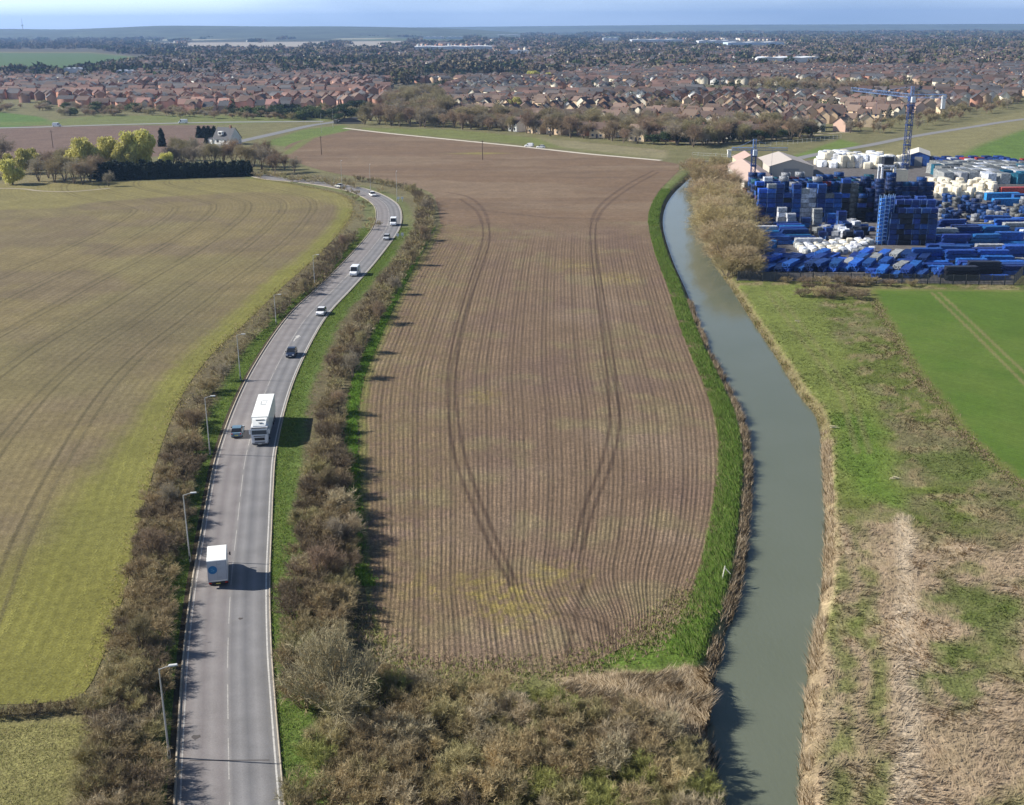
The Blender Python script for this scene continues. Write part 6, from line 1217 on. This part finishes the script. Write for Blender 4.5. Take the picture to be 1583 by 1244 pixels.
def shed(corners, h, rh, label, wc, rc):
    P_ = atl(corners); c = P_.mean(0); rz = math.atan2(*(P_[1]-P_[0])[::-1]); W_ = float(np.hypot(*(P_[1]-P_[0]))); D_ = float(np.hypot(*(P_[2]-P_[1]))); root = thing('shed', label, 'shed', (c[0], c[1], .05), rz); x, y = W_/2, D_/2
    m = MB(); m.add([(-x, -y, 0), (x, -y, 0), (x, y, 0), (-x, y, 0), (-x, -y, h), (x, -y, h), (x, y, h), (-x, y, h), (0, -y, h+rh), (0, y, h+rh)], [(0, 1, 5, 8, 4), (2, 3, 7, 9, 6), (3, 0, 4, 7), (1, 2, 6, 5)]); m.build('wall', wc, root)
    m = MB(); [m.add([(sg*(x+.4), -y-.4, h-.05), (0, -y-.4, h+rh+.15), (0, y+.4, h+rh+.15), (sg*(x+.4), y+.4, h-.05)], [(0, 1, 2, 3)]) for sg in (-1, 1)]; m.build('roof', rc, root); m = MB(); m.box((0, -y-.05, 2), (W_*.35, .12, 4)); m.build('door', mat('shed_door', (.3, .3, .3)), root)
wc = mat('shed_wall', (.5, .46, .4), .8); shed([(1128, 300), (1180, 300), (1190, 272), (1145, 272)], 4.6, 2.4, 'cream gabled shed nearest the river trees at the yard', wc, mat('shed_roof_pink', (.48, .36, .3), .8)); shed([(1180, 276), (1248, 276), (1240, 262), (1180, 262)], 5, 2.6, 'pale gabled shed behind the blue crates', wc, mat('shed_roof_pale', (.45, .4, .36), .8))
shed([(1135, 268), (1172, 268), (1172, 260), (1138, 260)], 5, 2.5, 'small shed with a pinkish roof, rear one by the river', mat('shed_wall_yellow', (.6, .55, .35), .8), mat('shed_roof_rose', (.45, .32, .27), .8))
shed([(1400, 256), (1434, 257), (1436, 249), (1404, 248)], 4.5, 1.5, 'navy blue shed with a pale roof behind the tower crane', YM['navy'], mat('shed_roof_cream', (.6, .56, .48), .8))
# white portal frame with hopper beside the crane
x, y = at(1368, 296); root = thing('batching_hopper', 'white framed hopper with a dark head beside the tower crane', 'hopper', (x, y, .06)); m = MB(); [m.box((sx_*2.4, sy_*2, 5), (.6, .6, 10)) for sx_ in (-1, 1) for sy_ in (-1, 1)]; m.box((0, -2, 3), (5.4, .5, 1)); m.box((0, 0, 9.7), (5.6, 4.6, .6)); m.build('frame', YM['white'], root)
m = MB(); m.box((0, 0, 11.4), (3.6, 3.4, 2.8)); m.box((0, 0, 6.2), (2.2, 2.2, 3.2), 0, 1.6, 1.6); m.build('hopper_head', YM['black'], root); m = MB(); m.box((5.5, 1, 4), (4.5, 4, 8)); m.build('silo', YM['cream'], root)
# lattice tower cranes
def lattice(m, a, b_, w_, n_, t_=.1):
    a = Vector(a); b_ = Vector(b_); ax = (b_-a).normalized(); q = ax.to_track_quat('Z', 'Y'); L = (b_-a).length; cs = [q @ Vector((sx_*w_/2, sy_*w_/2, 0)) for sx_, sy_ in ((-1, -1), (1, -1), (1, 1), (-1, 1))]
    for c_ in cs: m.tube(a+c_, b_+c_, t_, n=4)
    for k_ in range(n_):
        p0 = a+ax*L*k_/n_; p1 = a+ax*L*(k_+1)/n_
        for j in range(4): m.tube(p0+cs[j], p1+cs[(j+1) % 4], t_*.6, n=3); m.tube(p1+cs[j], p1+cs[(j+1) % 4], t_*.6, n=3)
def crane(base, top_h, jib, counter, label, ballast=True, w_=1.9, jh=1.3):
    x, y = base; root = thing('tower_crane', label, 'crane', (x, y, .05)); cmn = mat('crane_navy', (.02, .05, .17), .45); cml = mat('crane_blue', (.14, .22, .4), .5)
    m = MB(); m.box((0, 0, .5), (5, 5, 1)); m.build('base', mat('crane_base', (.4, .4, .4)), root)
    m = MB(); lattice(m, (0, 0, 1), (0, 0, top_h), w_, int(top_h/2.2), .13); ms = m.build('mast', cmn, root)
    m = MB(); [m.box((0, 0, z_), (w_+.5, w_+.5, .35)) for z_ in np.linspace(top_h*.25, top_h*.95, 4)]; m.build('mast_collars', cmn, ms)
    m = MB(); m.box((0, 0, top_h+.8), (2.2, 2.2, 1.6)); m.build('slewing_unit', cmn, root); J = Vector((jib[0]-x, jib[1]-y, 0)); C_ = Vector((counter[0]-x, counter[1]-y, 0)); zt = Vector((0, 0, top_h+1.8))
    m = MB(); lattice(m, zt, zt+J, jh, max(6, int(J.length/2.2)), .06); m.build('jib', cml, root); m = MB(); lattice(m, zt, zt+C_, jh, max(3, int(C_.length/2.2)), .1); m.build('counter_jib', cml, root)
    m = MB(); lattice(m, zt, zt+Vector((0, 0, 3.5)), 1.0, 2, .1); m.tube(zt+Vector((0, 0, 3.5)), zt+J*.6, .05, n=4); m.tube(zt+Vector((0, 0, 3.5)), zt+C_*.9, .05, n=4); m.build('apex_and_ties', cml, root)
    m = MB(); m.box(tuple(Vector((.0, -1.8, top_h+.6))), (1.4, 1.6, 2)); cb_ = m.build('cab', mat('cab_pale', (.6, .65, .7), .4), root)
    if ballast: m = MB(); p_ = zt+C_*.93; m.box((p_.x, p_.y, p_.z-2.2), (1.3, 1.3, 4.8)); m.build('counterweight', mat('ballast_white', (.72, .72, .7)), root)
    m = MB(); p_ = zt+J*.55; m.tube(p_, p_-Vector((0, 0, 9)), .04, n=3); m.box((p_.x, p_.y, p_.z-9.2), (.5, .3, .7)); m.build('hook_block', cmn, root)
b_ = at(1396, 286); hb = height_at(1406, 156, *b_)
# the jib reaches back over the houses to the left, the counter-jib comes forward to the right
def at_h(px_, py_, z): return at(px_, py_, z)
jb = at_h(1312, 137, hb+1.8); cj = at_h(1444, 160, hb+1.8)
jb = (b_[0]+(jb[0]-b_[0]), b_[1]+(jb[1]-b_[1])); L_ = math.hypot(jb[0]-b_[0], jb[1]-b_[1]); kx = min(1, 52/L_); jb = (b_[0]+(jb[0]-b_[0])*kx, b_[1]+(jb[1]-b_[1])*kx)
crane(b_, hb, jb, cj if math.hypot(cj[0]-b_[0], cj[1]-b_[1]) < 25 else (b_[0]+12, b_[1]-3), 'tall navy blue lattice tower crane with a pale blue jib above the yard')
b2 = at(1162, 300); h2 = height_at(1162, 238, *b2); crane(b2, h2, (b2[0]+12, b2[1]-1), (b2[0]-8, b2[1]+1), 'small blue mast crane beside the cream sheds', False, 1.5, .9)
# fence round the yard
def fence(name, pts, h, step, pm, qm, label, solid=True, tilt=0):
    P_ = atl(pts); c = P_.mean(0); root = thing(name, label, 'fence', (c[0], c[1], 0)); m = MB(); q = MB()
    full = resample(P_, step)
    for x, y in full: m.box((x-c[0], y-c[1], h/2), (.12, .12, h))
    for (x0, y0), (x1, y1) in zip(full[:-1], full[1:]):
        a = math.atan2(y1-y0, x1-x0); L = math.hypot(x1-x0, y1-y0); cx, cy = (x0+x1)/2-c[0], (y0+y1)/2-c[1]
        if solid:
            n_ = max(2, int(L/.3))
            for k_ in range(n_): t_ = (k_+.5)/n_; q.box((x0+(x1-x0)*t_-c[0], y0+(y1-y0)*t_-c[1]+.08, h*.48), (.16, .03, h*.92), a)
        for z_ in (h*.25, h*.88): q.box((cx, cy, z_), (L, .05, .08), a)
    m.build('posts', pm, root); q.build('palings' if solid else 'rails', qm, root)
fd = mat('fence_dark_steel', (.07, .075, .08), .7); fence('palisade_fence', [(1140, 434), (1240, 436), (1400, 439), (1566, 441), (1592, 414), (1640, 380)], 2.6, 3, fd, fd, 'dark steel palisade fence along the near side of the yard')
wf = mat('pale_post', (.55, .55, .52), .8); fence('post_fence', [(1165, 228), (1225, 223), (1285, 216), (1300, 214)], 2.4, 4, wf, wf, 'row of pale posts on the grass bank behind the sheds', False); fence('railing', [(1070, 240), (1120, 243), (1160, 246)], 1.6, 3, wf, wf, 'pale railing at the river crossing left of the sheds', False)
# low road bridge over the river
P_ = atl([(1078, 255), (1140, 258)]); x, y = P_.mean(0); root = thing('footbridge', 'pale low bridge crossing the river at its far end', 'bridge', (x, y, 0), R(-6)); m = MB(); m.box((0, 0, .9), (28, 4, .7)); m.build('deck', pale, root); m = MB(); [m.box((0, sy_*1.9, 1.7), (28, .15, .9)) for sy_ in (-1, 1)]; m.build('parapet', mat('parapet_cream', (.6, .56, .44)), root); m = MB(); [m.box((sx_*12, 0, -.5), (2.5, 4.2, 2.2)) for sx_ in (-1, 1)]; m.build('abutments', cm2, root)
# small hut, posts left of the sheds
x, y = at(1127, 243); o = MB(); o.box((0, 0, 1.6), (1.6, 1.6, 3.2)); o.box((0, 0, 3.35), (2.1, 2.1, .3)); o = o.build('white_kiosk', WALL['white']); o.location = (x, y, 0); tag(o, 'small white kiosk left of the post row behind the sheds', 'kiosk')

# ---------------------------------------------------------------- haze
hz_ = MB(); hz_.box((0, 12000, 155), (46000, 26000, 316)); ho = hz_.build('haze', None); ho['kind'] = 'stuff'; ho['label'] = 'thin blue haze over the distant land'; ho['category'] = 'haze'
hmt = bpy.data.materials.new('haze_air'); hmt.use_nodes = True; n = hmt.node_tree.nodes; n.remove(n['Principled BSDF']); pv = n.new('ShaderNodeVolumePrincipled'); pv.inputs['Color'].default_value = (.36, .58, 1, 1); pv.inputs['Density'].default_value = .00007; pv.inputs['Anisotropy'].default_value = .2
hmt.node_tree.links.new(pv.outputs[0], n['Material Output'].inputs['Volume']); ho.data.materials.append(hmt)
